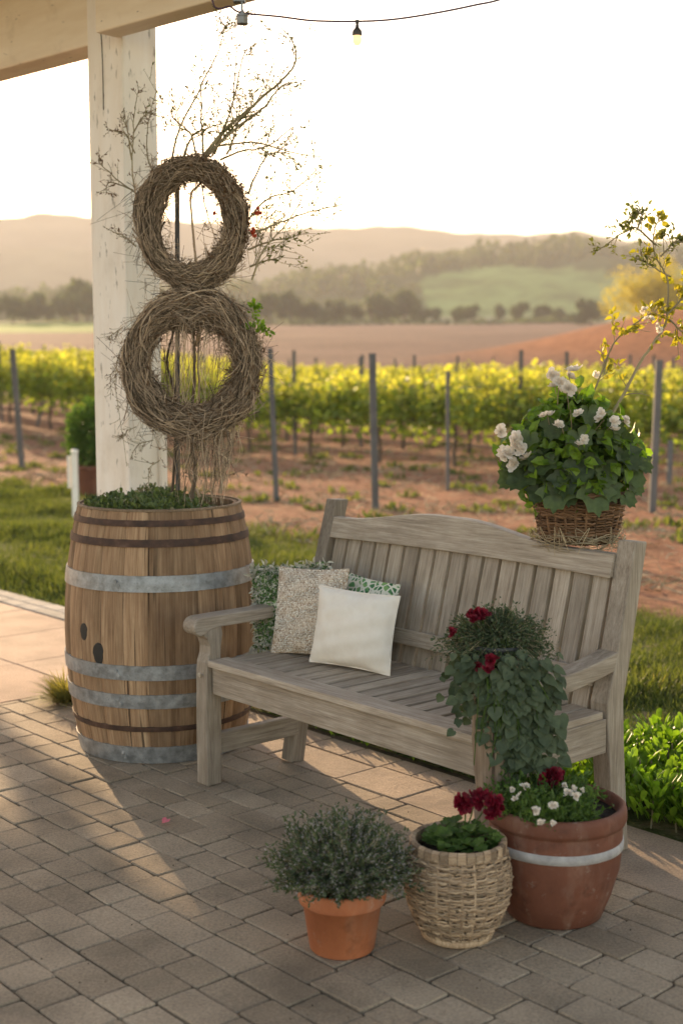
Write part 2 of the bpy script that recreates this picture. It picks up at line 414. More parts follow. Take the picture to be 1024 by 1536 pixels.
def build_ground():
    ys = np.concatenate([np.linspace(-40, 4, 12), np.linspace(4.3, 30, 110), np.geomspace(30.5, 700, 150), np.geomspace(720, 6000, 20)])
    ss = np.linspace(-1, 1, 181)
    Yg, Sg = np.meshgrid(ys, ss, indexing='ij')
    Xg = Sg * (14 + np.clip(Yg, 0, None) * .75)
    Zg = terr(Xg, Yg)
    n, m = Xg.shape
    v = np.stack([Xg, Yg, Zg], -1).reshape(-1, 3)
    i = np.arange(n - 1)[:, None] * m; j = np.arange(m - 1)[None, :]
    f = np.stack([i + j, i + j + 1, i + m + j + 1, i + m + j], -1).reshape(-1, 4)
    mb = MB(); mb.add(v, f, 0.5)
    t = NT('ground_mixed')
    p = t.n('ShaderNodeNewGeometry').outputs['Position']
    s = t.n('ShaderNodeSeparateXYZ'); t.l(p, s.inputs[0])
    col = t.n('ShaderNodeVertexColor'); col.layer_name = 'Col'
    a = t.noise(p, 1.1, 6, .65); b = t.noise(p, 9, 5, .7); c2 = t.noise(p, 40, 3, .6)
    far = t.noise(p, .05, 6, .6)
    k = t.ramp(a, [(.3, (.62,) * 3), (.7, (1.25,) * 3)]); k2 = t.ramp(b, [(.3, (.55,) * 3), (.5, (.95,) * 3), (.7, (1.5,) * 3)])
    c = t.mix(1, col.outputs['Color'], k, 'MULTIPLY'); c = t.mix(.8, c, t.mix(1, c, k2, 'MULTIPLY'))
    c = t.mix(1, c, t.ramp(far, [(.3, (.8,) * 3), (.7, (1.2,) * 3)]), 'MULTIPLY')
    st = t.noise(t.mapping(p, (1, 1, 1), (0, 0, .78)), 3.2, 6, .72, .4)
    near = t.n('ShaderNodeMapRange'); near.inputs['From Min'].default_value = 42; near.inputs['From Max'].default_value = 55; near.inputs['To Min'].default_value = 1; near.inputs['To Max'].default_value = 0; t.l(s.outputs['Y'], near.inputs['Value'])
    msk = t.mix(1, t.ramp(st, [(.52, (0,) * 3), (.64, (.55,) * 3)]), near.outputs[0], 'MULTIPLY')
    c = t.mix(msk, c, (.46, .32, .19))
    dk = t.ramp(t.noise(p, 1.9, 5, .7), [(.36, (.55,) * 3), (.5, (1,) * 3)]); c = t.mix(.8, c, t.mix(1, c, dk, 'MULTIPLY'))
    mat = t.done(t.bsdf(c, .95, normal=t.bump(t.mix(.5, b, c2), 1, .05), spec=.1))
    o = mb.build('ground', mat, smooth=True)
    x, y = v[:, 0], v[:, 1]
    bb = (x - OX) * V[0] + (y - OY) * V[1]
    C = np.zeros((len(v), 4)); C[:, 3] = 1
    soil = np.array([.30, .145, .085]); grass = np.array([.10, .13, .04]); brown = np.array([.17, .098, .072]); green = np.array([.22, .30, .07]); orange = np.array([.34, .135, .06])
    C[:, :3] = soil
    edge = np.clip(15.2 - 1.55 * (x + 3.5), 7.0, 15.6) + .35 * vnoise(x, y, 1.1, 3)
    gm = (1 - sstep(-.35, .35, y - edge))[:, None]
    C[:, :3] = C[:, :3] * (1 - gm) + grass * gm
    m1 = sstep(50, 70, y)[:, None]; C[:, :3] = C[:, :3] * (1 - m1) + brown * m1
    mm = np.exp(-((x - 30) / 21) ** 2 - ((y - 96) / 24) ** 2)[:, None]; mm = np.clip(mm * 3.2 - .7, 0, 1)
    C[:, :3] = C[:, :3] * (1 - mm) + orange * mm
    m2 = (sstep(205, 212, y + .1 * x) * sstep(-.12, -.16, x / np.maximum(y, 1)))[:, None]; C[:, :3] = C[:, :3] * (1 - m2) + green * m2
    m3 = sstep(310, 320, y)[:, None]; C[:, :3] = C[:, :3] * (1 - m3) + np.array([.10, .14, .045]) * m3
    ca = o.data.color_attributes.new('Col', 'FLOAT_COLOR', 'POINT'); ca.data.foreach_set('color', C.astype(np.float32).ravel())
    tag(o, 'reddish vineyard soil running into ploughed brown fields', 'ground', kind='structure')
build_ground()

# ------------------------------------------------------------------ patio
def paver_mat(name, lo, mid, hi, var=1.0):
    t = NT(name); p = t.n('ShaderNodeNewGeometry').outputs['Position']; r = t.attr('rnd').outputs['Fac']
    a = t.noise(p, 3, 5, .6); b = t.noise(p, 140, 4, .7); d = t.noise(p, 24, 5, .65)
    c = t.ramp(r, [(0, lo), (.5, mid), (1, hi)])
    c = t.mix(1, c, t.ramp(a, [(.32, (.62,) * 3), (.5, (.95,) * 3), (.7, (1.18,) * 3)]), 'MULTIPLY')
    c = t.mix(1, c, t.ramp(b, [(.3, (.65,) * 3), (.5, (.98,) * 3), (.7, (1.3,) * 3)]), 'MULTIPLY')
    c = t.mix(t.ramp(d, [(.55, (0,) * 3), (.75, (.3,) * 3)]), c, (.13, .10, .07))
    return t.done(t.bsdf(c, .85, normal=t.bump(t.mix(.35, d, b), .8, .006), spec=.3))
M['paver'] = paver_mat('grey_brown_pavers', (.25, .193, .132), (.295, .23, .16), (.345, .272, .192))
M['slab'] = paver_mat('sandstone_slabs', (.27, .195, .135), (.33, .25, .18), (.38, .29, .21))
M['pinkslab'] = paver_mat('pink_paving', (.36, .24, .17), (.40, .27, .20), (.44, .31, .23))
M['kerb'] = paver_mat('grey_kerb', (.24, .23, .21), (.3, .28, .26), (.36, .34, .31))
M['joint'] = simple('joint_sand', (.07, .05, .033), .95, nscale=60, amt=.4, bump=.6)

def stone(mb, a0, a1, b0, b1, gap=.0022, h=0.0, ch=.003, jit=.0024, thick=.045):
    a0 += gap; a1 -= gap; b0 += gap; b1 -= gap
    if a1 - a0 < .02 or b1 - b0 < .02: return
    c = [(a0, b0), (a1, b0), (a1, b1), (a0, b1)]
    c = [(x + R.uniform(-jit, jit), y + R.uniform(-jit, jit)) for x, y in c]
    # soften outline: insert a wobble point on each edge
    out = []
    for i in range(4):
        x0, y0 = c[i]; x1, y1 = c[(i + 1) % 4]
        dx, dy = x1 - x0, y1 - y0; L = math.hypot(dx, dy)
        cr = min(.005, L * .08)
        out.append((x0 + dx / L * cr, y0 + dy / L * cr))
        for q in (.35, .65):
            o = R.uniform(-.0016, .0016); out.append((x0 + dx * q - dy / L * o, y0 + dy * q + dx / L * o))
        out.append((x1 - dx / L * cr, y1 - dy / L * cr))
    n = len(out); cx = (a0 + a1) / 2; cy = (b0 + b1) / 2
    tx, ty = R.uniform(-.006, .006), R.uniform(-.006, .006)
    zt = lambda x, y: h + tx * (x - cx) + ty * (y - cy)
    v = []
    for x, y in out: v.append(ab(x, y, -thick))
    for x, y in out: v.append(ab(x, y, zt(x, y) - ch))
    for x, y in out:
        sx = 1 - ch * 1.1 / ((a1 - a0) / 2); sy = 1 - ch * 1.1 / ((b1 - b0) / 2)
        x2 = cx + (x - cx) * sx; y2 = cy + (y - cy) * sy; v.append(ab(x2, y2, zt(x2, y2)))
    f = []
    for k in (0, 1):
        for i in range(n): f.append([k * n + i, k * n + (i + 1) % n, (k + 1) * n + (i + 1) % n, (k + 1) * n + i])
    f.append([2 * n + i for i in range(n)])
    mb.add(v, f, R.random())

def build_patio():
    mb = MB()
    b = .375; row = 0
    while b > -4.6:
        w = R.choice([.098, .104, .112, .1])
        a = -1.42 + R.uniform(-.1, 0); a_end = 5.2
        first = True
        while a < a_end:
            L = R.choice([.115, .14, .155, .18, .2])
            s = max(a, -1.42)
            stone(mb, s, a + L, b - w, b, h=R.uniform(-.0025, .0015)); a += L
        b -= w
    # beyond the bench strip, left of the slabs, behind the barrel
    b = .375
    while b < 1.08:
        w = .11
        a = -1.42
        while a < -1.0 + .0:
            L = R.choice([.13, .165, .2]); stone(mb, a, min(a + L, -.95), b, min(b + w, 1.1), h=R.uniform(-.0025, .0015)); a += L
        b += w
    o = mb.build('patio', M['paver'])
    tag(o, 'grey brown concrete pavers laid in a running bond', 'patio', kind='structure')
    sb = MB(); a = -.95; k = 0
    while a < 5.2:
        L = R.choice([.30, .38, .46]) if a < 1.0 else R.choice([.42, .5])
        if a < 1.1:
            m = .375 + R.choice([.16, .19, .21]); stone(sb, a, a + L, .375, m, h=R.uniform(-.002, .002)); stone(sb, a + R.choice([0, 0]), a + L * .5, m, .70, h=R.uniform(-.002, .002)); stone(sb, a + L * .5, a + L, m, .70, h=0)
        else:
            stone(sb, a, a + L, .375, .75, gap=.005, h=R.uniform(-.002, .002))
        a += L
    o = sb.build('patio_border', M['slab']); tag(o, 'band of larger sandstone slabs along the patio edge', 'paving', kind='structure')
    pb = MB(); a = -1.42
    while a > -14:
        L = .62
        bb = -6
        while bb < 1.1 - .01:
            stone(pb, a - L, a, bb, min(bb + .71, 1.1), gap=.003, h=R.uniform(-.001, .001)); bb += .71
        a -= L
    o = pb.build('path', M['pinkslab']); tag(o, 'pinkish paved path left of the barrel', 'path', kind='structure')
    kb = MB(); a = -14
    while a < -.95:
        L = .2; stone(kb, a, a + L, 1.1, 1.2, h=.006, gap=.003); stone(kb, a + .1, a + L + .1, 1.2, 1.3, h=.006, gap=.003); a += L
    o = kb.build('path_kerb', M['kerb']); tag(o, 'grey stone kerb band between path and lawn', 'kerb', kind='structure')
    jb = MB(); jb.add([ab(-14.2, -6.2, -.012), ab(5.4, -6.2, -.012), ab(5.4, .752, -.012), ab(-.94, .752, -.012), ab(-.94, 1.305, -.012), ab(-14.2, 1.305, -.012)], [[0, 1, 2, 3, 4, 5]])
    o = jb.build('paving_bed', M['joint']); tag(o, 'dark sand bed showing in the paving joints', 'paving bed', kind='structure')
build_patio()

# ------------------------------------------------------------------ lawn
def build_lawn():
    def region(n, xr, yr, keep, hmin, hmax, wsc):
        x = G.uniform(*xr, n); y = G.uniform(*yr, n)
        k = keep(x, y); x = x[k]; y = y[k]
        n = len(x)
        z = terr(x, y) - .005
        hgt = G.uniform(hmin, hmax, n) * (1 + .5 * vnoise(x, y, 3.1, 1)) 
        ax = np.stack([G.normal(0, .45, n), G.normal(0, .45, n), np.ones(n)], -1)
        return np.stack([x, y, z], -1), ax, hgt
    def bq(x, y): return (x - OX) * V[0] + (y - OY) * V[1]
    def edge(x, y): return np.clip(15.2 - 1.55 * (x + 3.5), 7.0, 15.6) + .35 * vnoise(x, y, 1.1, 3)
    mb = MB()
    def kl(x, y): return (bq(x, y) > 1.33) & (y < edge(x, y) + G.normal(0, .35, len(x))) & (np.abs(x / y) < .32)
    p, a, h = region(230000, (-5.5, 0.5), (5.5, 16.5), kl, .035, .085, 1)
    r = np.clip(.35 + .42 * vnoise(p[:, 0], p[:, 1], 2.1, 4) * vnoise(p[:, 0], p[:, 1], .9, 1) + .2 * vnoise(p[:, 0], p[:, 1], 5.1, 4) + G.normal(0, .2, len(p)), 0, 1); h = h * (.65 + .75 * np.clip(vnoise(p[:, 0], p[:, 1], 2.7, 8) + .3, 0, 1))
    mb.scatter(T_blade * 1 if False else (T_blade[0] * [1, 2.2, 1], T_blade[1]), p, a, unit(len(p)), h, r)
    def kr(x, y): return (bq(x, y) > 1.0) & (y < edge(x, y) + G.normal(0, .2, len(x))) & (np.abs(x / y) < .32)
    p, a, h = region(170000, (.4, 3.2), (4.2, 10.5), kr, .025, .065, 1)
    r = np.clip(.35 + .42 * vnoise(p[:, 0], p[:, 1], 2.1, 4) * vnoise(p[:, 0], p[:, 1], .9, 1) + .2 * vnoise(p[:, 0], p[:, 1], 5.1, 4) + G.normal(0, .2, len(p)), 0, 1); h = h * (.65 + .75 * np.clip(vnoise(p[:, 0], p[:, 1], 2.7, 8) + .3, 0, 1))
    mb.scatter((T_blade[0] * [1, 1.8, 1], T_blade[1]), p, a, unit(len(p)), h, r)
    tag(mb.build('lawn_grass', M['grass']), 'short green lawn between the patio and the vineyard', 'grass', kind='stuff')
    # weeds on the soil
    wb = MB(); n = 260; y = G.uniform(9, 26, n); x = y * G.uniform(-.28, .28, n); k = y > edge(x, y) + .2; x = x[k]; y = y[k]
    for xx, yy in zip(x, y):
        m = int(G.integers(12, 40)); o = G.normal(0, .07, (m, 2)); pp = np.stack([xx + o[:, 0], yy + o[:, 1], terr(xx + o[:, 0], yy + o[:, 1]) + .0], -1)
        wb.scatter(T_long, pp, unit(m) + [0, 0, .8], unit(m), G.uniform(.04, .11, m))
    tag(wb.build('soil_weeds', M['grass']), 'small green weeds dotted over the vineyard soil', 'weeds', kind='stuff')
    # straw on the soil
    sb = MB(); n = 26000
    y = G.uniform(8, 24, n); x = y * G.uniform(-.3, .3, n); k = (y > edge(x, y) - .2) & (vnoise(x, y, 2.0, 9) + G.normal(0, .4, n) > .1); x = x[k]; y = y[k]; n = len(x)
    p = np.stack([x, y, terr(x, y) + .008], -1); a = np.stack([G.normal(0, 1, n), G.normal(0, 1, n), G.uniform(0, .5, n)], -1)
    sb.scatter((T_blade[0] * [1, 2, 1], T_blade[1]), p, a, unit(n), G.uniform(.05, .13, n))
    tag(sb.build('dry_straw', M['straw']), 'dry straw litter scattered over the vineyard soil', 'straw', kind='stuff')
build_lawn()

# ------------------------------------------------------------------ bench
def build_bench():
    e = empty('garden_bench', 'weathered grey wooden garden bench with arched slatted back and armrests', 'bench', (OX, OY, 0), YAW)
    I = np.eye(3); L, s, H = 1.332, .4324, .904
    lean = lambda z: .455 + (z - s) * .27 if z > s else .455
    MP = np.column_stack([[0, 1, 0], [0, 0, 1], [1, 0, 0]])      # poly (b,z) extruded along a
    # front left leg with scrolled top
    mb = MB()
    poly = [(-.004, 0), (-.006, .2), (-.004, .37), (-.001, .42), (.010, .45), (.012, .475), (.002, .50), (-.022, .522), (-.030, .54), (.06, .54), (.064, .51), (.057, .47), (.055, .42), (.056, .2), (.054, 0)]
    mb.prism(poly, -.004, .058, MP, rnd=.35, grain=1); mb.build('leg', M['bench'], e, bevel=.004)
    # rear left leg
    mb = MB(); mb.board((.012, .40, 0), (.03, .455, .45), .062, .055, (0, 1, 0), .2); mb.build('leg', M['bench'], e, bevel=.004)
    # rear right: long raked post
    mb = MB()
    poly = [(.525, 0), (.590, 0), (.56, .30), (.55, .45), (.58, .58), (.645, .9), (.590, .905), (.52, .60), (.475, .45), (.49, .30)]
    poly = [(b - .012, z) for b, z in poly]
    mb.prism(poly, L - .058, L + .004, MP, rnd=.45, grain=1); mb.build('back_post', M['bench'], e, bevel=.004)
    mb = MB()
    poly = [(.435, .40), (.50, .40), (.548, .60), (.635, .925), (.575, .928), (.485, .60)]
    mb.prism(poly, -.004, .05, MP, rnd=.05, grain=1); mb.build('back_post', M['bench'], e, bevel=.004)
    # front right post, rough timber
    mb = MB()
    n = 10; pts = []
    poly = [(0, 0), (.035, -.004), (.078, 0), (.083, .04), (.08, .083), (.04, .086), (0, .083), (-.003, .04)]
    for q in range(n):
        z = q / (n - 1) * .545; 
        pts.append([(L - .07 + x + R.uniform(-.003, .003) + .008 * math.sin(z * 9), y - .01 + R.uniform(-.003, .003), z) for x, y in poly])
    k = len(poly); v = np.array(pts).reshape(-1, 3)
    f = [[i * k + j, i * k + (j + 1) % k, (i + 1) * k + (j + 1) % k, (i + 1) * k + j] for i in range(n - 1) for j in range(k)] + [[(n - 1) * k + j for j in range(k)]]
    mb.add(v, f, .6, v[:, [2, 0, 1]]); mb.build('leg', M['log'], e, bevel=.003)
    # aprons
    mb = MB(); mb.box((L / 2, .026, s - .069), (L - .135, .028, .094), rnd=.55); mb.build('front_apron', M['bench'], e, bevel=.003)
    mb = MB(); mb.box((L - .012, .28, s - .073), (.37, .026, .10), np.column_stack([[0, 1, 0], [1, 0, 0], [0, 0, 1]]), .4)
    mb.build('side_apron', M['bench'], e, bevel=.003); mb = MB()
    mb.box((.026, .25, s - .073), (.38, .026, .10), np.column_stack([[0, 1, 0], [1, 0, 0], [0, 0, 1]]), .3)
    mb.build('side_apron', M['bench'], e, bevel=.003)
    # side stretchers
    mb = MB(); mb.box((.03, .228, .135), (.345, .032, .07), np.column_stack([[0, 1, 0], [1, 0, 0], [0, 0, 1]]), .25); mb.build('stretcher', M['bench'], e, bevel=.003)
    mb = MB(); mb.box((L - .03, .31, .16), (.45, .032, .07), np.column_stack([[0, 1, 0], [1, 0, 0], [0, 0, 1]]), .25); mb.build('stretcher', M['bench'], e, bevel=.003)
    # seat: front board and cross slats
    seat = MB()
    seat.box((L / 2 + .0, .038, s - .011), (L - .128, .085, .022), rnd=.8)
    a0, a1, n = .064, L - .062, 17
    w = (a1 - a0) / n
    for i in range(n):
        gap = .0085
        seat.box((a0 + w * (i + .5), .082 + (.462 - .082) / 2, s - .012 + R.uniform(-.0012, .0012)), (.462 - .084, w - 2 * gap, .02), np.column_stack([[0, 1, 0], [-1, 0, 0], [0, 0, 1]]), .45 + .5 * R.random())
    seat.box((L - .03, .27, s - .012), (.36, .058, .021), np.column_stack([[0, 1, 0], [-1, 0, 0], [0, 0, 1]]), .7)
    seat.build('seat', M['bench'], e, bevel=.0025)
    # under frame to close gaps darkly
    mb = MB(); mb.box((L / 2, .45, s - .06), (L - .14, .03, .07)); mb.build('rear_apron', M['bench'], e, bevel=.003)
    # back slats
    back = MB(); n = 17; a0, a1 = .056, L - .064; w = (a1 - a0) / n
    for i in range(n):
        a = a0 + w * (i + .5)
        tp = .83 + .02 * math.sin(PI * (i + .5) / n)
        back.board((a, lean(s - .01) + .02, s - .02), (a, lean(tp) + .02, tp), w - .0135, .024, (1, 0, 0), .35 + .6 * R.random())
    back.build('backrest', M['bench'], e, bevel=.002)
    # arched top rail
    top = MB(); n = 40; pts = []
    for i in range(n + 1):
        q = i / n; a = .05 + q * (L - .108)
        zt = .868 + .047 * (sstep(.04, .40, q) * (1 - sstep(.50, .84, q))) - .004 * q
        pts.append((a, zt))
    poly = pts + [(a, .794 + .012 * math.sin(PI * (a / L))) for a, _ in pts[::-1]]
    P = np.array(poly)
    th = .036; v = []
    for dz in (0, th):
        for a, z in poly: v.append((a, lean(z) - .012 + dz, z))
    m = len(poly); f = []
    for i in range(n):
        f.append([i, i + 1, m - 2 - i, m - 1 - i][::1]); f.append([m + m - 1 - i, m + m - 2 - i, m + i + 1, m + i])
    f += [[i, (i + 1) % m, m + (i + 1) % m, m + i][::-1] for i in range(m)]
    v = np.array(v); top.add(v, f, .75, v[:, [0, 2, 1]] + 7)
    top.build('top_rail', M['bench'], e, bevel=.003)
    mb = MB(); mb.board((.055, lean(.515) - .002, .515), (L - .062, lean(.515) - .002, .515), .05, .026, (0, .27, 1), .6); mb.build('lower_rail', M['bench'], e, bevel=.003)
    # armrests
    def arm(a_c, b0, b1, dip, w, zf, zb, th=.042):
        mb = MB(); n = 18; top = []; bot = []
        for i in range(n + 1):
            q = i / n; b = b0 + q * (b1 - b0)
            z = zf + (zb - zf) * q - dip * math.sin(PI * q) ** 1.0
            rr = .5 * th * (1 - math.sqrt(max(0, 1 - (1 - min(1, q * (b1 - b0) / (th * .6))) ** 2)))
            top.append((b, z - rr)); bot.append((b, z - th + rr))
        mb.prism(top[::-1] + bot, a_c - w / 2, a_c + w / 2, MP, rnd=.5)
        return mb.build('armrest', M['bench'], e, bevel=.005, seg=3)
    mb = MB(); top = [(.52, .588), (.35, .583), (.2, .578), (.06, .578), (.0, .577)]
    scroll = [(-.02 + .0 - .034 * math.sin(t), .546 + .031 * math.cos(t)) for t in np.linspace(0, PI * .93, 10)]
    bot = [(-.012, .519), (.01, .532), (.05, .538), (.2, .538), (.35, .542), (.52, .546)]
    mb.prism((top + scroll + bot)[::-1], -.006, .062, MP, rnd=.5); mb.build('armrest', M['bench'], e, bevel=.004, seg=3)
    arm(L - .03, -.03, .555, .028, .066, .575, .605, .052)
    # small wooden peg on the left leg
    mb = MB(); mb.tube([(.027, -.005, .378), (.027, -.013, .378)], .008, 10); mb.build('peg', M['bench'], e)
build_bench()

# ------------------------------------------------------------------ barrel
BC = np.array([(238.5 - 512) / FPX * 4.83, 4.83, 0])
def brad(z):
    q = z / .902
    return .303 + .054 * math.sin(PI * min(1, max(0, q)) ** 1.02) ** .85 - .006 * q
def build_barrel():
    e = empty('barrel_planter', 'old oak wine barrel with steel hoops used as a planter', 'barrel', tuple(BC))
    n = 26; mb = MB(); zs = np.linspace(.0, .900, 26)
    cuts = np.cumsum([R.uniform(.8, 1.25) for _ in range(n)]); cuts = cuts / cuts[-1] * 2 * PI
    prev = 0
    for i in range(n):
        t0, t1 = prev, cuts[i]; prev = cuts[i]
        k = 6; g = .0030
        v = []; gu = []
        off = R.uniform(-9, 9)
        for z in zs:
            r = brad(z)
            tt = np.linspace(t0 + g, t1 - g, k)
            for j, t in enumerate(tt):
                rr = r - (.006 if j in (0, k - 1) else 0)
                v.append((rr * math.cos(t), rr * math.sin(t), z)); gu.append((z + off, (t - t0) * r + off, off))
        m = len(zs); f = [[a * k + j, a * k + j + 1, (a + 1) * k + j + 1, (a + 1) * k + j] for a in range(m - 1) for j in range(k - 1)]
        # inner side
        base = len(v)
        for z in (zs[0], zs[-1]):
            for t in np.linspace(t0 + g, t1 - g, k):
                r = brad(z) - .026; v.append((r * math.cos(t), r * math.sin(t), z)); gu.append((z + off, t * r, off + 1))
        f += [[(m - 1) * k + j, (m - 1) * k + j + 1, base + k + j + 1, base + k + j] for j in range(k - 1)]
        rv = base + k; v2 = len(v)
        for t in np.linspace(t0, t1, k):
            r = brad(.80) - .03; v.append((r * math.cos(t), r * math.sin(t), .78)); gu.append((off, t * r, off + 1))
        f += [[rv + j, rv + j + 1, v2 + j + 1, v2 + j] for j in range(k - 1)]
        mb.add(v, f, R.random(), gu)
    # dark inner shell behind the gaps
    mb.lathe([(brad(z) - .006, z) for z in zs], k=60, rnd=0)
    mb.build('barrel_body', M['stave'], e, smooth=False)
    def hoop(z, w, mat, th=.004, name='hoop'):
        h = MB(); k = 72; out = []
        for z_, o in ((z - w / 2, -.004), (z - w / 2, th), (z, th + .0005), (z + w / 2, th), (z + w / 2, -.004)):
            out.append((brad(z_) + o, z_))
        h.lathe(out, k=k)
        return h
    for z, w, m, th in ((.858, .022, 'rust', .003), (.790, .026, 'rust', .004), (.651, .056, 'galv', .005), (.338, .052, 'galv', .005),
                    (.234, .050, 'galv', .005), (.132, .018, 'rust', .004), (.034, .062, 'galv', .004)):
        h = hoop(z, w, m, th)
        if m == 'galv':
            for t, dz in ((-1.9, .008), (-1.87, -.008)):
                rr = brad(z) + th
                h.tube([(rr * math.cos(t), rr * math.sin(t), z + dz), ((rr + .004) * math.cos(t), (rr + .004) * math.sin(t), z + dz)], .0065, 8)
        h.build('hoop', M[m], e, smooth=False, bevel=0)
    # rim ring
    h = MB(); r0 = brad(.9)
    h.lathe([(r0 - .003, .895), (r0 + .003, .898), (r0 + .003, .905), (r0 - .007, .906), (r0 - .008, .896)], k=72)
    h.build('rim', M['wicker_pale'], e)
    # dark bungs on the face
    for deg, z, w, hh in ((-90 - 42.5, .468, .020, .030), (-90 - 31, .398, .0245, .036)):
        th = math.radians(deg); h = MB(); pts = [(0, 0)]
        for q in range(22):
            t = q * 2 * PI / 22; pts.append((w * math.cos(t) * (1 if math.sin(t) > 0 else .85), hh * (abs(math.sin(t)) ** .85) * np.sign(math.sin(t))))
        v = []
        for dx, dz in pts:
            r = brad(z + dz) + .0015; tt = th + dx / r; v.append((r * math.cos(tt), r * math.sin(tt), z + dz))
        for dx, dz in pts[1:]:
            r = brad(z + dz) - .003; tt = th + dx * 1.08 / r; v.append((r * math.cos(tt), r * math.sin(tt), z + dz * 1.08))
        h.add(v, [[0, i + 1, (i + 1) % 22 + 1] for i in range(22)] + [[i + 1, 23 + i, 23 + (i + 1) % 22, (i + 1) % 22 + 1] for i in range(22)])
        h.build('bung', M['black'], e)
    h = MB(); r0 = brad(.84) - .02; v = [(0, 0, .868)]
    for k in (0.5, 1):
        for q in range(40): t = q * 2 * PI / 40; v.append((r0 * k * math.cos(t), r0 * k * math.sin(t), .862 + R.uniform(-.006, .006)))
    h.add(v, [[0, 1 + i, 1 + (i + 1) % 40] for i in range(40)] + [[1 + i, 41 + i, 41 + (i + 1) % 40, 1 + (i + 1) % 40] for i in range(40)])
    h.build('soil', M['soil'], e, smooth=True)
    # ground cover on top
    mb = MB(); n = 5200
    t = G.uniform(0, 2 * PI, n); r = np.sqrt(G.random(n)) * .272
    x = r * np.cos(t); y = r * np.sin(t)
    k = (x < .10 + G.normal(0, .05, n)); x = x[k]; y = y[k]; n = len(x)
    z = .866 + .034 * (1 + vnoise(x, y, 28, 3)) * G.random(n) + .018 * np.exp(-((x + .02) / .12) ** 2)
    p = np.stack([x, y, z], -1) + BC
    mb.scatter(T_spat, p, unit(n) + [0, 0, .7], unit(n) + [0, 0, 1], G.uniform(.012, .034, n))
    tag(mb.build('sedum', M['sedum']), 'low green sedum covering the soil of the barrel', 'ground cover', kind='stuff')
build_barrel()

# ------------------------------------------------------------------ wreaths and climbing stems
def wreath(cx, cy, d, rx, rz, minor, nst, label, seed, heart=False):
    g = np.random.default_rng(seed); c = at(cx, cy, d)
    e = empty('wreath', label, 'wreath', tuple(c), math.radians(-8), 'twig wreaths hung on the porch post')
    mb = MB()
    core = []
    for q in range(49):
        t = q * 2 * PI / 48; core.append((math.cos(t) * rx, 0, math.sin(t) * rz))
    mb.tube(core, minor * .62, 10, rnd=.1, cap=False)
    for i in range(nst):
        span = g.uniform(.6, 2.6); t0 = g.uniform(0, 2 * PI); n = int(14 + span * 9)
        t = t0 + np.linspace(0, span, n)
        rho = minor * np.sqrt(g.uniform(.30, 1.15)); psi = g.uniform(0, 2 * PI) + g.normal(0, .9) * (t - t0) + .25 * np.sin(t * g.integers(2, 7) + g.uniform(0, 6))
        wig = 1 + .10 * np.sin(t * g.uniform(3, 9) + g.uniform(0, 6))
        fray = np.ones(n)
        if g.random() < .45:
            fray[-8:] += np.linspace(0, 1, 8) ** 1.5 * g.uniform(.15, 1.1)
        if g.random() < .3:
            fray[:7] += np.linspace(1, 0, 7) ** 1.5 * g.uniform(.15, .8)
        rr = rho * wig * fray
        mod = 1 + .13 * np.sin(2 * t + seed) + .10 * np.sin(3 * t + seed * 2) + .07 * np.sin(7 * t)
        if heart: mod = mod + .25 * np.exp(-(((t - PI / 2 + PI) % (2 * PI) - PI) / .22) ** 2)
        if heart:
            cen = 1 - .08 * np.exp(-(((t - PI / 2 + PI) % (2 * PI) - PI) / .3) ** 2)
        else: cen = 1
        rad = rr * np.cos(psi) * mod
        x = np.cos(t) * (rx * cen + rad); z = np.sin(t) * (rz * cen + rad); y = rr * np.sin(psi) * .8
        w = g.uniform(.0008, .0020) * (1.7 if g.random() < .12 else 1)
        mb.tube(np.stack([x, y, z], -1), np.linspace(w, w * .6, n), 4, rnd=g.random(), cap=False)
    # frizz
    for i in range(int(nst * 1.5)):
        t = g.uniform(0, 2 * PI); o = g.uniform(0, 2 * PI); b = np.array([math.cos(t) * (rx + minor * .9 * math.cos(o)), minor * .8 * math.sin(o), math.sin(t) * (rz + minor * .9 * math.cos(o))])
        dr = np.array([-math.sin(t), 0, math.cos(t)]) * g.choice([-1, 1]) * g.uniform(.4, 1) + g.normal(0, .45, 3) + np.array([math.cos(t), 0, math.sin(t)]) * .3 * np.sign(math.cos(o))
        L = g.uniform(.02, .085) * (1.5 if g.random() < .2 else 1); q = np.linspace(0, 1, 5)[:, None]
        mb.tube(b + dr * L * q + g.normal(0, .014, 3) * q * q, .0008, 3, rnd=g.random(), cap=False)
    mb.build('twig_ring', M['twig'], e, smooth=True)
    if heart:
        hb = MB()
        for i in range(260):
            t = PI / 2 + g.normal(0, .16); b = np.array([math.cos(t) * (rx - minor * .5), g.normal(0, .02), math.sin(t) * (rz - minor * .5)])
            dr = np.array([-b[0] * .8 + g.normal(0, .25), g.normal(0, .3), -1]); L = g.uniform(.02, .075) * (1 - 1.6 * abs(t - PI / 2))
            hb.tube(b + dr * L * np.linspace(0, 1, 6)[:, None] + g.normal(0, .01, 3) * (np.linspace(0, 1, 6)[:, None] ** 2), .0011, 3, rnd=g.random(), cap=False)
        hb.build('hanging_twigs', M['twig'], e, smooth=True)
    # dry leaves
    lb = MB(); n = 1500; t = g.normal(.7 if not heart else 0, .8 if not heart else 1.6, n); o = g.uniform(0, 2 * PI, n); m2 = minor * g.uniform(.8, 1.2, n)
    p = np.stack([np.cos(t) * (rx + m2 * np.cos(o)), m2 * np.sin(o) * .8, np.sin(t) * (rz + m2 * np.cos(o))], -1)
    lb.scatter(T_long, p, g.normal(size=(n, 3)), g.normal(size=(n, 3)), g.uniform(.007, .024, n)); lb.build('dry_leaves', M['leaf_dry'], e)
    return e, c
w1, c1 = wreath(288, 335, 4.74, .160, .191, .043, 900, 'upper of the two twig wreaths, smaller and round with coral blossoms at its right', 3)
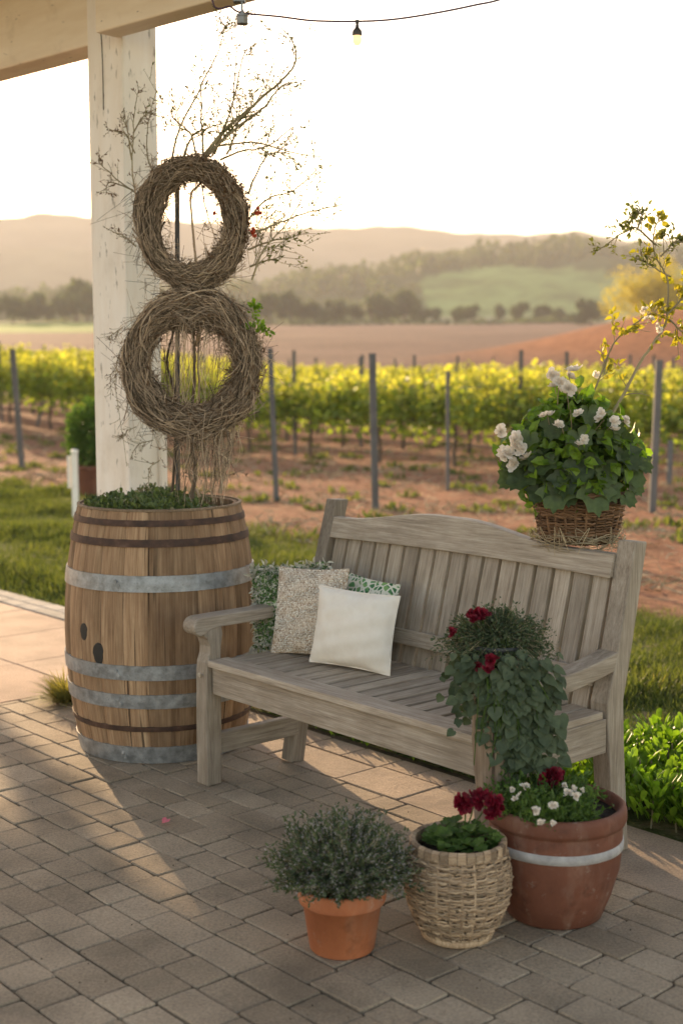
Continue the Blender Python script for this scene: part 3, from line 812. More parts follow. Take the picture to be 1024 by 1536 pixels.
w2, c2 = wreath(287, 547, 4.72, .203, .207, .054, 1200, 'lower of the two twig wreaths, larger and ragged with a dip inside its top', 5, True)
def coral(parent, c, spots):
    for X, Y, s in spots:
        p = at(X, Y, 4.70) - c; n = 14; mb = MB()
        Mi = np.array(Matrix.Rotation(-parent.rotation_euler[2], 3, 'Z'))
        pp = np.tile(Mi @ p, (n, 1)); a = unit(n)
        mb.scatter(T_petal, pp, a, unit(n), s); mb.build('blossom', M['petal_coral'], parent)
coral(w1, c1, [(388, 317, .018), (378, 345, .014), (381, 352, .012), (323, 320, .010)])

def branch(mb, pts, r0, r1, lv=None, twigs=0, tl=(.04, .12), leaf=0, spread=.8, g=None, sub=True, ups=.35):
    """main stem through pts with side twigs; collects leaf sites in lv"""
    g = g or G
    C = curve(pts, 9); n = len(C)
    C = C + np.cumsum(g.normal(0, .0012, (n, 3)), 0) * np.sin(np.linspace(0, PI, n))[:, None]
    mb.tube(C, np.linspace(r0, r1, n), 5, rnd=g.random())
    T = np.gradient(C, axis=0); T /= np.linalg.norm(T, axis=1, keepdims=True)
    for i in range(twigs):
        k = int(g.uniform(.12, 1) * (n - 1)); side = np.cross(T[k], [0, 1, 0]) * g.choice([-1, 1]) + np.array([0, g.normal(0, .4), 0])
        dr = T[k] * .8 + side * spread + np.array([0, 0, ups]); dr /= np.linalg.norm(dr)
        L = g.uniform(*tl) * (1 - .4 * k / n)
        q = np.linspace(0, 1, 7)[:, None]
        P = C[k] + dr * L * q + (g.normal(0, .25, 3) * L) * q * q
        rr = max(.0006, (r0 + (r1 - r0) * k / n) * .5)
        mb.tube(P, np.linspace(max(rr, .0013), .0008, 7), 3, rnd=g.random())
        if lv is not None:
            for j in range(leaf):
                s = int(g.integers(2, 7)); lv.append((P[s] + g.normal(0, .003, 3), dr + g.normal(0, .7, 3)))
        if sub and L > .06:
            for _ in range(2):
                s = int(g.integers(2, 6)); d2 = dr + g.normal(0, .7, 3); d2 /= np.linalg.norm(d2)
                P2 = P[s] + d2 * L * .45 * np.linspace(0, 1, 5)[:, None]
                mb.tube(P2, .0009, 3, rnd=g.random())
                if lv is not None:
                    for j in range(leaf): lv.append((P2[int(g.integers(1, 5))], d2 + g.normal(0, .6, 3)))
    if lv is not None:
        for j in range(leaf * 4):
            k = int(g.uniform(.3, 1) * (n - 1)); lv.append((C[k], T[k] + g.normal(0, .8, 3)))

def leaves_from(lv, tmpl, mat, name, parent, smin, smax, loc, every=1.0):
    if not lv: return
    p = np.array([q[0] for q in lv]); a = np.array([q[1] for q in lv]); n = len(p)
    mb = MB(); mb.scatter(tmpl, p, a, unit(n), G.uniform(smin, smax, n)); mb.build(name, mat, parent, loc=None)

def A(d, *xy): return [at(x, y, d) for x, y in xy]
def shifted_empty(name, label, cat, loc): return empty(name, label, cat, tuple(loc))

# top spray of thin budding branches
def spray():
    e = empty('budding_branches', 'thin bare branches with green buds fanning up from the upper wreath', 'branches', (0, 0, 0))
    mb = MB(); lv = []; g = np.random.default_rng(4)
    d = 4.80
    for path, r0 in ((((302, 238), (340, 195), (390, 155), (428, 118), (443, 95), (438, 65), (421, 40)), .005),
                 (((305, 240), (345, 200), (395, 160), (420, 130), (445, 122)), .004),
                 (((305, 238), (303, 190), (302, 150), (300, 110)), .0035),
                 (((257, 245), (268, 195), (290, 150), (305, 115), (325, 80), (338, 38)), .003),
                 (((318, 235), (330, 195), (345, 140), (355, 70)), .003),
                 (((322, 232), (345, 165), (358, 100), (368, 72)), .0025),
                 (((275, 240), (283, 215), (300, 200), (350, 180)), .004),
                 (((320, 220), (370, 215), (400, 220), (450, 232), (480, 235)), .003),
                 (((373, 290), (385, 262), (405, 235), (435, 230)), .003),
                 (((373, 350), (410, 340), (450, 325), (515, 306)), .0035),
                 (((372, 375), (400, 362), (440, 352), (452, 345)), .003),
                 (((375, 400), (400, 390), (427, 383)), .003),
                 (((328, 55), (335, 45), (338, 38)), .0015), (((310, 236), (350, 190), (375, 160), (398, 128)), .0035), (((295, 236), (285, 200), (262, 180), (258, 160)), .003), (((330, 240), (365, 225), (410, 215), (440, 190)), .003),
                     (((372, 330), (400, 300), (440, 285), (475, 255)), .0028), (((378, 420), (392, 380), (420, 345), (452, 300)), .0028), (((340, 232), (352, 205), (362, 150)), .003)):
        branch(mb, A(d + g.normal(0, .03), *path), r0 * 1.45, .0015, lv, twigs=12, tl=(.05, .18), leaf=4, g=g)
    mb.build('twigs', M['branch'], e); leaves_from(lv, T_long, M['leaf_bud'], 'buds', e, .008, .017, None)
    e2 = empty('dried_flower_stems', 'dried brown flower stems against the porch post left of the upper wreath', 'dried stems')
    mb = MB(); lv = []
    d = 4.80
    for path in (((205, 300), (198, 250), (200, 190), (205, 150), (210, 135)), ((205, 290), (175, 270), (152, 250), (150, 240)), ((200, 285), (165, 275), (160, 290)), ((232, 262), (220, 230), (222, 180), (235, 135)),
                 ((203, 230), (188, 200), (160, 195)), ((200, 200), (215, 175), (243, 160)), ((205, 370), (180, 352), (155, 340)), ((198, 240), (190, 195), (180, 170))):
        branch(mb, A(d + g.normal(0, .03), *path), .003, .001, lv, twigs=9, tl=(.02, .07), leaf=5, g=g)
    mb.build('twigs', M['branch'], e2); leaves_from(lv, T_long, M['leaf_dry'], 'seed_heads', e2, .005, .014, None)
    # stems climbing from the barrel
    e3 = empty('climbing_stems', 'old twisted woody stems rising from the barrel through both wreaths', 'dried stems')
    mb = MB(); lv = []
    for path, r0, r1 in ((((258, 742), (262, 690), (262, 600), (250, 540), (268, 470), (282, 420)), .006, .004), (((288, 748), (292, 700), (285, 640), (292, 560), (290, 480)), .009, .005),
                 (((300, 745), (285, 712), (293, 668), (300, 600), (298, 520), (310, 470)), .005, .003),
                 (((330, 740), (338, 690), (350, 650), (345, 600)), .008, .005), (((318, 742), (325, 690), (318, 640)), .0035, .002),
                 (((270, 730), (265, 660), (255, 590), (246, 520)), .003, .002),
                 (((295, 520), (300, 460), (293, 400), (285, 300), (292, 285), (305, 270)), .006, .003), (((300, 265), (310, 310), (324, 362)), .003, .002)):
        P = A(4.80, *path); branch(mb, P, r0, r1, lv, twigs=8, tl=(.03, .10), leaf=2, g=g, ups=-.2)
    # hanging fibres
    for i in range(170):
        cx, w = ((292, 26), (335, 22))[i % 2]; x = g.normal(cx, w * .5); y0 = g.uniform(600, 660); L = g.uniform(40, 120)
        x1 = x + g.normal(0, 8) - (8 if i % 2 else 0) * L / 100
        P = A(4.72 + g.normal(0, .03), (x, y0), (x + g.normal(0, 5), y0 + L * .4), (x1, y0 + L * .7), (x1 + g.normal(0, 5), y0 + L))
        mb.tube(curve(P, 5), .0011, 3, rnd=g.random())
    for i in range(60):
        x = g.choice([258, 275, 300, 320]) + g.normal(0, 7); P = A(4.72 + g.normal(0, .02), (x, 470), (x + g.normal(0, 6), 510 + g.normal(0, 10)), (x + g.normal(0, 8), 560 + g.normal(0, 15)), (x + g.normal(0, 8), 605))
        mb.tube(curve(P, 5), .001, 3, rnd=g.random())
    mb.build('stems', M['twig'], e3)
    leaves_from(lv, T_long, M['leaf_dry'], 'dry_leaves', e3, .006, .016, None)
    mb = MB(); mb.board(at(267, 735, 4.86), at(266, 282, 4.86), .016, .012, (1, 0, 0)); st = mb.build('plant_stake', M['stakewood'])
    tag(st, 'thin grey stake standing in the barrel behind the wreaths', 'stake')
    # green sprig right of lower wreath, thin wiry clinging plant on its left
    e4 = empty('green_sprig', 'small bright green leafy sprig beside the lower wreath', 'sprig')
    mb = MB(); lv = []
    branch(mb, A(4.66, (372, 520), (380, 480), (378, 450)), .002, .001, lv, twigs=8, tl=(.02, .05), leaf=4, g=g)
    branch(mb, A(4.66, (378, 510), (392, 490), (398, 498)), .002, .001, lv, twigs=4, tl=(.02, .04), leaf=4, g=g)
    mb.build('stem', M['branch'], e4); leaves_from(lv, T_leaf(), M['leaf_lime'], 'leaves', e4, .014, .026, None)
    e5 = empty('wiry_creeper', 'wiry brown creeper clinging to the post left of the lower wreath', 'creeper')
    mb = MB(); lv = []
    for path in (((200, 500), (178, 530), (172, 580), (182, 640), (190, 700)), ((195, 560), (170, 560), (166, 600)), ((230, 660), (210, 668), (195, 690)), ((240, 690), (225, 705), (222, 740)),
                 ((205, 640), (190, 645), (180, 660)), ((185, 490), (170, 500), (163, 510))):
        branch(mb, A(4.86, *path), .002, .0008, lv, twigs=14, tl=(.015, .06), leaf=3, g=g, ups=-.1)
    mb.build('stem', M['branch'], e5); leaves_from(lv, T_long, M['leaf_dry'], 'leaves', e5, .004, .010, None)
spray()

# ------------------------------------------------------------------ porch
def build_porch():
    e = empty('porch', 'cream painted porch post carrying two heavy cream beams and a board ceiling', 'porch', (0, 0, 0))
    BY = -.745                                     # beam direction (near right to far left)
    bu = np.array([math.cos(BY), math.sin(BY), 0]); bv = np.array([-bu[1], bu[0], 0])
    corner = ground(197, 1085, 0); corner = at(195.5, 738, 5.28); corner[2] = 0
    wA, wB = .225, .172
    c = corner - bu * wA / 2 * 1 + bv * wB / 2
    # post: slightly tapered, leans as in the photo
    mb = MB(); Mx = np.column_stack([Z, -bu, bv])
    mb.box(c + Z * 1.62, (3.24, wA, wB), Mx, .5)
    mb.build('post', M['post'], e, bevel=.006)
    # trim strip at right back of post
    mb = MB(); q = c + bu * (wA / 2 + .012) + bv * (wB / 2 - .01)
    mb.box(q + Z * .55, (1.5, .022, .03), Mx, .4); mb.build('post_trim', M['post'], e, bevel=.003)
    # beams
    zb = 2.715
    mb = MB(); h = .34
    p0 = c + bu * (wA / 2 - .159) - bv * .0; 
    mb.box(c - bu * (2.2 + wA / 2) + Z * (zb + .15 - .035) + bv * .0, (4.4, .150, .30), np.column_stack([bu, bv, Z]), .3); mb.build('beam', M['paint'], e, bevel=.008)
    mb = MB(); Lb = 5.2
    mb.box(c + bu * (Lb / 2 + wA / 2 - .02) + Z * (zb - .045 + h / 2) - bv * (wB / 2 + .058), (Lb, .11, h), np.column_stack([bu, bv, Z]), .6); mb.build('beam', M['paint'], e, bevel=.008)
    # ceiling boards on rafters, over the camera side
    mb = MB()
    for i in range(9):
        mb.box(c + bu * (.2) - bv * (.02 + i * .15) + Z * (zb + .282 + i * .02), (9, .142, .02), np.column_stack([bu, bv, Z])); 
    mb.build('ceiling_boards', M['ceiling'], e)
    # thin cord down the post face
    mb = MB(); pts = [at(150, 0, 5.13), at(150, 30, 5.15), at(152, 60, 5.17), at(154, 95, 5.2)]
    f = lambda X, Y: None
    P = []
    for X, Y in ((151, -10), (150, 30), (153, 60), (155, 110), (156, 165)):
        # plane of the left face: through corner, direction bu, normal -bv
        r = ray(X, Y); o = np.array([0, 0, CAMH]); k = ((corner - o) @ bv) / (r @ bv); P.append(o + r * k - bv * .002)
    mb.tube(curve(P, 6), .0016, 5); mb.build('cord', M['black'], e)
build_porch()

# ------------------------------------------------------------------ string lights
def build_string():
    e = empty('string_lights', 'festoon cable with a bare socket and an amber bulb hung from the beam', 'string lights')
    d = 4.0
    mb = MB(); P = curve(A(d, (318, -2), (322, 10), (331, 13), (345, 10), (362, 19), (420, 25), (470, 31), (536, 32), (590, 29), (650, 20), (710, 8), (765, -6), (900, -60)), 10)
    mb.tube(P, .0028, 6); mb.build('cable', M['cable'], e, smooth=True)
    c = at(363.5, 27, d); 
    mb = MB(); mb.lathe([(0, .020), (.006, .020), (.0065, .011), (.017, .010), (.0175, .004), (.0165, .002), (.0165, -.017), (.012, -.0185), (0, -.0185)], c, 20); mb.build('socket', M['steel'], e, smooth=False)
    c = at(535.5, 48, d)
    mb = MB(); mb.lathe([(0, .034), (.005, .034), (.006, .028), (.004, .022), (.006, .012), (.013, .004), (.0145, -.003), (.0145, -.009), (.011, -.011), (0, -.011)], c, 20); s = mb.build('socket', M['socket'], e)
    mb = MB(); mb.lathe([(0, -.0105), (.0115, -.0105), (.0135, -.02), (.013, -.028), (.008, -.036), (0, -.039)], c, 20); mb.build('bulb', M['bulb'], e, smooth=True)
    mb = MB(); b = at(359, 2, d + .02); mb.box(b, (.035, .03, .008)); mb.box(at(363, 8, d + .01), (.006, .006, .032)); mb.build('bracket', M['steel'], e, bevel=.001)
build_string()

# ------------------------------------------------------------------ cushions
def cushion_mat(kind):
    t = NT('cushion_' + kind); p = t.n('ShaderNodeTexCoord').outputs['Object']
    if kind == 'white':
        a = t.noise(p, 30, 4); w = t.noise(t.mapping(p, (500, 500, 500)), 1, 2)
        c = t.ramp(a, [(.3, (.74, .67, .58)), (.7, (.80, .74, .66))])
        return t.done(t.bsdf(c, .9, normal=t.bump(t.mix(.5, a, w), .25, .003), spec=.1))
    v = t.n('ShaderNodeTexVoronoi', Scale=95 if kind == 'beige' else 60); t.l(p, v.inputs['Vector'])
    if kind == 'beige':
        c = t.ramp(v.outputs['Distance'], [(.12, (.26, .18, .12)), (.4, (.46, .36, .27)), (.8, (.62, .52, .42))])
        c = t.mix(t.ramp(t.noise(p, 60, 2), [(.5, (0,) * 3), (.7, (.35,) * 3)]), c, (.3, .22, .15))
        return t.done(t.bsdf(c, .95, normal=t.bump(v.outputs['Distance'], .8, .004), spec=.1))
    e = t.n('ShaderNodeTexVoronoi', Scale=48, ); e.feature = 'DISTANCE_TO_EDGE'; t.l(p, e.inputs['Vector'])
    cc = t.ramp(v.outputs['Color'], [(.2, (.03, .10, .05)), (.5, (.10, .24, .10)), (.8, (.2, .33, .12))])
    c = t.mix(t.ramp(e.outputs['Distance'], [(.10, (1,) * 3), (.16, (0,) * 3)]), cc, (.62, .60, .50))
    return t.done(t.bsdf(c, .9, spec=.1))
for k in ('white', 'beige', 'green'): M['cush_' + k] = cushion_mat(k)
M['tuft_cream'] = leaf_mat('cream_tufts', (.42, .40, .32), (.66, .64, .54), .2, .9, (1, 1, 1))
M['tuft_green'] = leaf_mat('green_tufts', (.05, .13, .04), (.17, .28, .09), .2, .9, (1, 1, 1))
M['tuft_beige'] = leaf_mat('beige_loops', (.58, .48, .38), (.92, .87, .78), .1, .95, (1, 1, 1))

def cushion(name, label, a, b, z, w, h, th, yaw, tilt, roll, mat, kind=None):
    """stands on its lower edge, leaning back; local x = width, z = height, y = thickness"""
    p = ab(a, b, z)
    e = empty(name, label, 'cushion', tuple(p), YAW + yaw)
    e.rotation_euler = (Matrix.Rotation(YAW + yaw, 3, 'Z') @ Matrix.Rotation(-tilt, 3, 'X') @ Matrix.Rotation(roll, 3, 'Y')).to_euler()
    n = 30; s = np.linspace(-1, 1, n); Sx, Sz = np.meshgrid(s, s, indexing='ij')
    prof = (np.clip(1 - np.abs(Sx) ** 2.3, 0, 1) * np.clip(1 - np.abs(Sz) ** 2.3, 0, 1)) ** .62
    pinch = 1 - .055 * (1 - np.abs(Sz) ** 2) * np.abs(Sx); pinch2 = 1 - .055 * (1 - np.abs(Sx) ** 2) * np.abs(Sz)
    X = Sx * w / 2 * pinch; Zc = Sz * h / 2 * pinch2 + h / 2
    wr = .0035 * np.sin(Sx * 9 + Sz * 4) * (1 - prof) + .002 * np.sin(Sz * 13 - Sx * 5)
    mb = MB(); i = np.arange(n - 1)[:, None] * n; j = np.arange(n - 1)[None, :]
    f = np.stack([i + j, i + n + j, i + n + j + 1, i + j + 1], -1).reshape(-1, 4)
    for sg in (-1, 1):
        Y = sg * (prof * th / 2 + wr * (sg < 0)) * 1.0
        v = np.stack([X, Y, Zc], -1).reshape(-1, 3)
        mb.add(v, f if sg < 0 else f[:, ::-1], .5, v)
    front = np.stack([X, -prof * th / 2, Zc], -1)
    cov = mb.build('cover', mat, e, smooth=True)
    # seam piping
    sm = MB(); k = n - 1
    edge = [front[q, 0] for q in range(n)] + [front[k, q] for q in range(1, n)] + [front[q, k] for q in range(n - 2, -1, -1)] + [front[0, q] for q in range(n - 2, 0, -1)]
    edge.append(edge[0]); sm.tube(edge, .0022 if kind is None else .003, 6, cap=False); sm.build('piping', mat, e, smooth=True)
    if kind:
        cnt = 5200 if kind == 'beige' else 3600
        qi = G.integers(0, n, cnt); qj = G.integers(0, n, cnt)
        P = front[qi, qj] + np.stack([G.normal(0, w / n * .5, cnt), G.normal(0, .0005, cnt) - .001, G.normal(0, h / n * .5, cnt)], -1)
        bm = MB()
        if kind == 'beige':
            gx = int(w / .0072); s1 = (np.arange(gx) + .5) / gx * (n - 1); GX, GZ = np.meshgrid(s1, s1, indexing='ij'); GX = np.clip(GX + G.normal(0, .16, GX.shape), 0, n - 1.001); GZ = np.clip(GZ + G.normal(0, .16, GZ.shape), 0, n - 1.001)
            i0 = GX.astype(int); j0 = GZ.astype(int); fx = (GX - i0)[..., None]; fz = (GZ - j0)[..., None]
            P = ((front[i0, j0] * (1 - fx) + front[i0 + 1, j0] * fx) * (1 - fz) + (front[i0, j0 + 1] * (1 - fx) + front[i0 + 1, j0 + 1] * fx) * fz).reshape(-1, 3); cnt = len(P)
            bm.scatter(T_ico, P, unit(cnt), unit(cnt), G.uniform(.0055, .0085, cnt)); bm.build('bobbles', M['tuft_beige'], e, smooth=True)
        else:
            nr = np.zeros((cnt, 3)); nr[:, 1] = -1; nr[:, 2] = -.5
            edgew = np.maximum(np.abs(P[:, 0]) / (w / 2), np.abs(P[:, 2] - h / 2) / (h / 2))
            bm.scatter(T_long, P, nr * .5 + unit(cnt), unit(cnt), G.uniform(.012, .024, cnt) * (.6 + .7 * edgew ** 3)); bm.build('fringe_tufts', M['tuft_cream'], e)
            bm = MB(); h2 = cnt // 2; bm.scatter(T_round, P[:h2] + [0, -.003, 0], unit(h2) + nr[:h2] * .3, nr[:h2] + unit(h2) * .4, G.uniform(.007, .014, h2)); bm.build('leaf_appliques', M['tuft_green'], e)
    return e
cushion('throw_cushion', 'plain white cushion with green mosaic corner behind it, foremost on the bench', .475, .255, .437, .305, .252, .11, .28, .20, .03, M['cush_white'])
bpy.data.objects['throw_cushion']['label'] = 'plain off-white cushion, the foremost of those on the bench'
cushion('throw_cushion', 'cream bobbly cushion standing between the leafy and the plain white one', .235, .275, .437, .29, .295, .10, .22, .24, -.06, M['cush_beige'], 'beige')
cushion('throw_cushion', 'green and white tufted leafy cushion squeezed against the left armrest', .105, .325, .437, .30, .285, .10, .30, .16, -.13, M['cush_green'], 'green')
cushion('throw_cushion', 'green mosaic patterned cushion almost hidden behind the plain white one', .372, .385, .437, .25, .268, .07, .05, .22, .06, M['cush_green'])

# ------------------------------------------------------------------ flowers helper
def blossom_cluster(mb, c, n, size, spread, squash=.6):
    """n rosettes of petals round c"""
    for i in range(n):
        o = G.normal(0, spread, 3) * [1, 1, squash]; p = c + o
        face = unit(1)[0] * .7 + np.array([0, -.5, .7]); face /= np.linalg.norm(face)
        t1 = np.cross(face, [0, 0, 1.]); t1 /= np.linalg.norm(t1); t2 = np.cross(face, t1)
        for ring, (k, tilt) in enumerate(((6, .25), (5, .8), (3, 1.6))):
            th = np.arange(k) * 2 * PI / k + G.uniform(0, 2); 
            ax = np.outer(np.cos(th), t1) + np.outer(np.sin(th), t2) + face * tilt
            mb.scatter(T_petal, np.tile(p, (k, 1)), ax + G.normal(0, .15, (k, 3)), np.tile(face, (k, 1)), size * (1 - .2 * ring) * G.uniform(.85, 1.15, k))

def pot_plant_leaves(c, n, rx, rz, tmpl, s0, s1, mat, name, parent, up=.3, shell=.5, droop=0., zoff=0.):
    q = unit(n); q[:, 2] = np.abs(q[:, 2]) if not droop else q[:, 2]
    r = shell + (1 - shell) * G.random(n) ** .5
    p = q * r[:, None] * [rx, rx, rz] + c + [0, 0, zoff]
    ax = q + unit(n) * .5 + [0, 0, up]
    nr = q + unit(n) * .6 + [0, -.2, .3]
    mb = MB(); mb.scatter(tmpl, p, ax, nr, G.uniform(s0, s1, n)); return mb.build(name, mat, parent)

# ------------------------------------------------------------------ wicker
def woven(c, prof, rows, stakes, r_strand, mat, name, parent, amp=.004, seed=1, rough=.0015):
    """strands pass in front of and behind the stakes; prof(q)->(radius,z)"""
    g = np.random.default_rng(seed); mb = MB()
    m = stakes * 4
    th = np.linspace(0, 2 * PI, m + 1)
    for i in range(rows):
        q = (i + .5) / rows; ph = PI * (i % 2)
        r, z = prof(q)
        rr = r + amp * np.cos(th * stakes / 2 + ph) + g.normal(0, rough, m + 1); rr[-1] = rr[0]
        zz = z + g.normal(0, rough * .8, m + 1) + .002 * np.sin(th * 2 + i); zz[-1] = zz[0]
        P = np.stack([rr * np.cos(th), rr * np.sin(th), zz], -1) + c
        mb.tube(P, r_strand * g.uniform(.75, 1.25), 5, rnd=g.random(), cap=False)
    for k in range(stakes):
        t = (k + .5) * 2 * PI / stakes; P = []
        for q in np.linspace(0, 1, 10): r, z = prof(q); P.append((r * math.cos(t), r * math.sin(t), z))
        mb.tube(np.array(P) + c, r_strand * 1.2, 5, rnd=g.random())
    mb.lathe([(prof(q)[0] - .006, prof(q)[1]) for q in np.linspace(0, 1, 10)], c, 32, rnd=0)
    return mb.build(name, mat, parent, smooth=True)

# ------------------------------------------------------------------ basket on the bench back
def build_basket():
    c = at(866, 818, 3.97)
    base = c.copy()
    Zt = .868 + .0
    c[2] = .866
    e = empty('wicker_basket', 'brown wicker basket standing on the right end of the bench back', 'basket')
    prof = lambda q: (.108 + .032 * q ** .8, .006 + .150 * q)
    woven(c, prof, 24, 26, .0036, M['wicker_brown'], 'basket_body', e, seed=2)
    mb = MB()
    for k in range(3):
        th = np.linspace(0, 2 * PI, 60); rr = .143 + .004 * np.cos(th * 9 + k * 2.1); P = np.stack([rr * np.cos(th), rr * np.sin(th), .158 + .004 * np.sin(th * 9 + k * 2.1)], -1) + c
        mb.tube(P, .005, 5, cap=False, rnd=.5)
    mb.build('rim', M['wicker_brown'], e, smooth=True)
    mb = MB(); mb.lathe([(0, .14), (.13, .14)], c, 30); mb.build('soil', M['soil'], e)
    # straw ties round the foot
    mb = MB(); g = np.random.default_rng(8)
    for i in range(90):
        t0 = g.uniform(0, 2 * PI); sp = g.uniform(.4, 1.6); t = t0 + np.linspace(0, sp, 12); r = .118 + g.normal(0, .006) + .02 * np.sin(t * 3 + i) * g.random() + .012
        z = g.uniform(.002, .035) + .012 * np.sin(t * g.uniform(1, 5) + i)
        mb.tube(np.stack([r * np.cos(t), r * np.sin(t), z], -1) + c, .0014, 3, rnd=g.random())
    for i in range(22):
        t = g.uniform(-2.6, -.5); a = np.array([.128 * math.cos(t), .128 * math.sin(t), .02]); 
        P = [a, a + g.normal(0, .015, 3) + [0, -.006, .03], a + g.normal(0, .02, 3) + [0, -.012, -.01]]
        mb.tube(curve(np.array(P) + c, 6), .0012, 3, rnd=g.random())
    tb = mb.build('straw_ties', M['straw'], e)
    # plant
    p = empty('white_flowering_plant', 'leafy plant with white blossoms filling the brown wicker basket', 'flowering plant')
    cc = c + [0, 0, .17]
    ctr = at(855, 675, 3.97)
    n = 2600
    q = unit(n); rr = G.random(n) ** .45
    P = q * rr[:, None] * [.185, .15, .155]; P[:, :2] *= (1.0 - .45 * np.clip(P[:, 2:3] / .155, 0, 1)); P = P + ctr; k = P[:, 2] > c[2] + .09; P = P[k]; q = q[k]; n = len(P)
    mb = MB(); mb.scatter(T_leaf(.34, .1, .3), P, q + unit(n) * .6 + [0, 0, .1], q + unit(n) * .5 + [0, -.2, .5], G.uniform(.018, .042, n)); mb.build('small_leaves', M['leaf_mid'], p)
    n = 420; q = unit(n); q[:, 1] = -np.abs(q[:, 1]); P = q * [.195, .16, .175] * G.uniform(.85, 1.12, n)[:, None]; P[:, :2] *= (1.0 - .45 * np.clip(P[:, 2:3] / .165, 0, 1)); P = P + ctr; k = P[:, 2] > c[2] + .08; P = P[k]; q = q[k]; n = len(P)
    mb = MB(); mb.scatter(T_leaf(.36, .12, .3), P, q * .6 + unit(n) * .6 + [0, 0, .1], q + unit(n) * .6 + [0, -.2, .5], G.uniform(.025, .055, n)); mb.build('bright_leaves', M['leaf_lime'], p)
    big = [(885, 730, .10), (835, 735, .085), (795, 715, .08), (870, 690, .085), (820, 690, .075), (905, 700, .08), (850, 715, .08), (925, 680, .085), (790, 690, .065), (935, 715, .07), (860, 655, .07), (835, 640, .065), (900, 655, .07),
           (880, 620, .06), (800, 660, .06), (950, 700, .06), (812, 740, .06), (905, 735, .065), (945, 735, .05), (775, 725, .06), (855, 745, .055), (915, 640, .055), (780, 700, .06), (930, 755, .05), (870, 705, .07)]
    P = []; ax = []; nr = []; sc = []
    for X, Y, s in big:
        dd = 3.97 - .145 * math.sqrt(max(.1, 1 - ((X - 858) / 110) ** 2)); P.append(at(X, Y - 18, dd)); ax.append([(X - 858) / 120 + R.uniform(-.3, .3), -.3, -.9 + R.uniform(-.2, .3)]); nr.append([(X - 858) / 140 + R.uniform(-.25, .25), -1, .45 + R.uniform(-.2, .3)]); sc.append(s * 1.28)
    mb = MB(); mb.scatter(T_lobe, P, ax, nr, sc); mb.build('broad_leaves', M['leaf_dark'], p, smooth=True)
    n = 90; q = unit(n); q[:, 1] = -np.abs(q[:, 1]); P = q * [.18, .15, .14]; P[:, :2] *= (1.0 - .4 * np.clip(P[:, 2:3] / .14, 0, 1)); P = P + ctr; k = P[:, 2] > c[2] + .08; P = P[k]; q = q[k]; n = len(P)
    mb = MB(); mb.scatter(T_lobe, P, q + unit(n) * .5 + [0, 0, -.5], q + unit(n) * .35 + [0, -.3, .4], G.uniform(.03, .06, n)); mb.build('lobed_leaves', M['leaf_dark'], p, smooth=True)
    lv = []
    sb = MB()
    for X, Y in ((768, 655), (760, 680), (830, 560), (852, 560), (848, 580), (842, 640), (868, 665), (917, 640), (905, 630), (780, 690), (855, 615), (935, 632), (820, 622), (775, 672), (838, 572)):
        q = at(X, Y, 3.95 - .185 * math.sqrt(max(0, 1 - ((X - 858) / 120) ** 2 - ((Y - 675) / 125) ** 2))); s0 = ctr + (q - ctr) * .3; sb.tube(curve([s0, (s0 + q) / 2 + G.normal(0, .01, 3), q], 6), .0016, 4)
        fb = MB(); blossom_cluster(fb, q, 3 if (Y < 600 or X < 790) else 2, .024 if (Y < 600 or X < 790) else .019, .013); fb.build('blossom', M['petal_white'], p)
    q = at(905, 625, 3.88); blossomr = MB(); blossom_cluster(blossomr, at(900, 622, 3.86), 1, .016, .003); blossomr.build('coral_blossom', M['petal_coral'], p)
    sb.build('stems', M['branch'], p)
    # arching branch with golden leaves
    b = empty('arching_vine', 'arching vine branches with golden leaves rising at the right from the flower basket', 'vine branch')
    mb = MB(); lv = []; lv2 = []; g = np.random.default_rng(21)
    d = 4.0
    main = [((870, 630), (895, 575), (918, 520), (940, 495), (975, 470), (1000, 480)), ((905, 640), (930, 600), (960, 545), (985, 510), (1003, 478), (1005, 420), (985, 380), (983, 345), (990, 325)),
            ((1004, 480), (1025, 500), (1050, 510)), ((984, 368), (955, 345), (935, 350), (905, 370), (892, 376)), ((955, 345), (960, 325), (952, 318)), ((990, 385), (1010, 365), (1030, 350)), ((1002, 470), (1030, 440), (1040, 400)), ((1005, 415), (975, 400), (955, 385))]
    for i, path in enumerate(main):
        hi = i in (3, 4, 5, 7)
        branch(mb, A(d + g.normal(0, .01), *path), .0055 if i == 1 else .0032, .0012, lv2 if hi else lv, twigs=16 if hi else 24, tl=(.02, .075), leaf=4, g=g)
    mb.build('branch', M['branch'], b)
    keep = [q for q in lv if not (q[0][2] < at(900, 570, 4)[2])]
    leaves_from(keep, T_leaf(.4, .12, .3), M['leaf_gold'], 'golden_leaves', b, .012, .03, None)
    leaves_from(lv2, T_leaf(.3), M['leaf_bud'], 'olive_leaves', b, .009, .02, None)
    fb = MB()
    for X, Y in ((968, 468), (972, 478), (890, 560), (985, 490)): blossom_cluster(fb, at(X, Y, 3.97), 2, .013, .007)
    fb.build('white_blossoms', M['petal_white'], b)
build_basket()

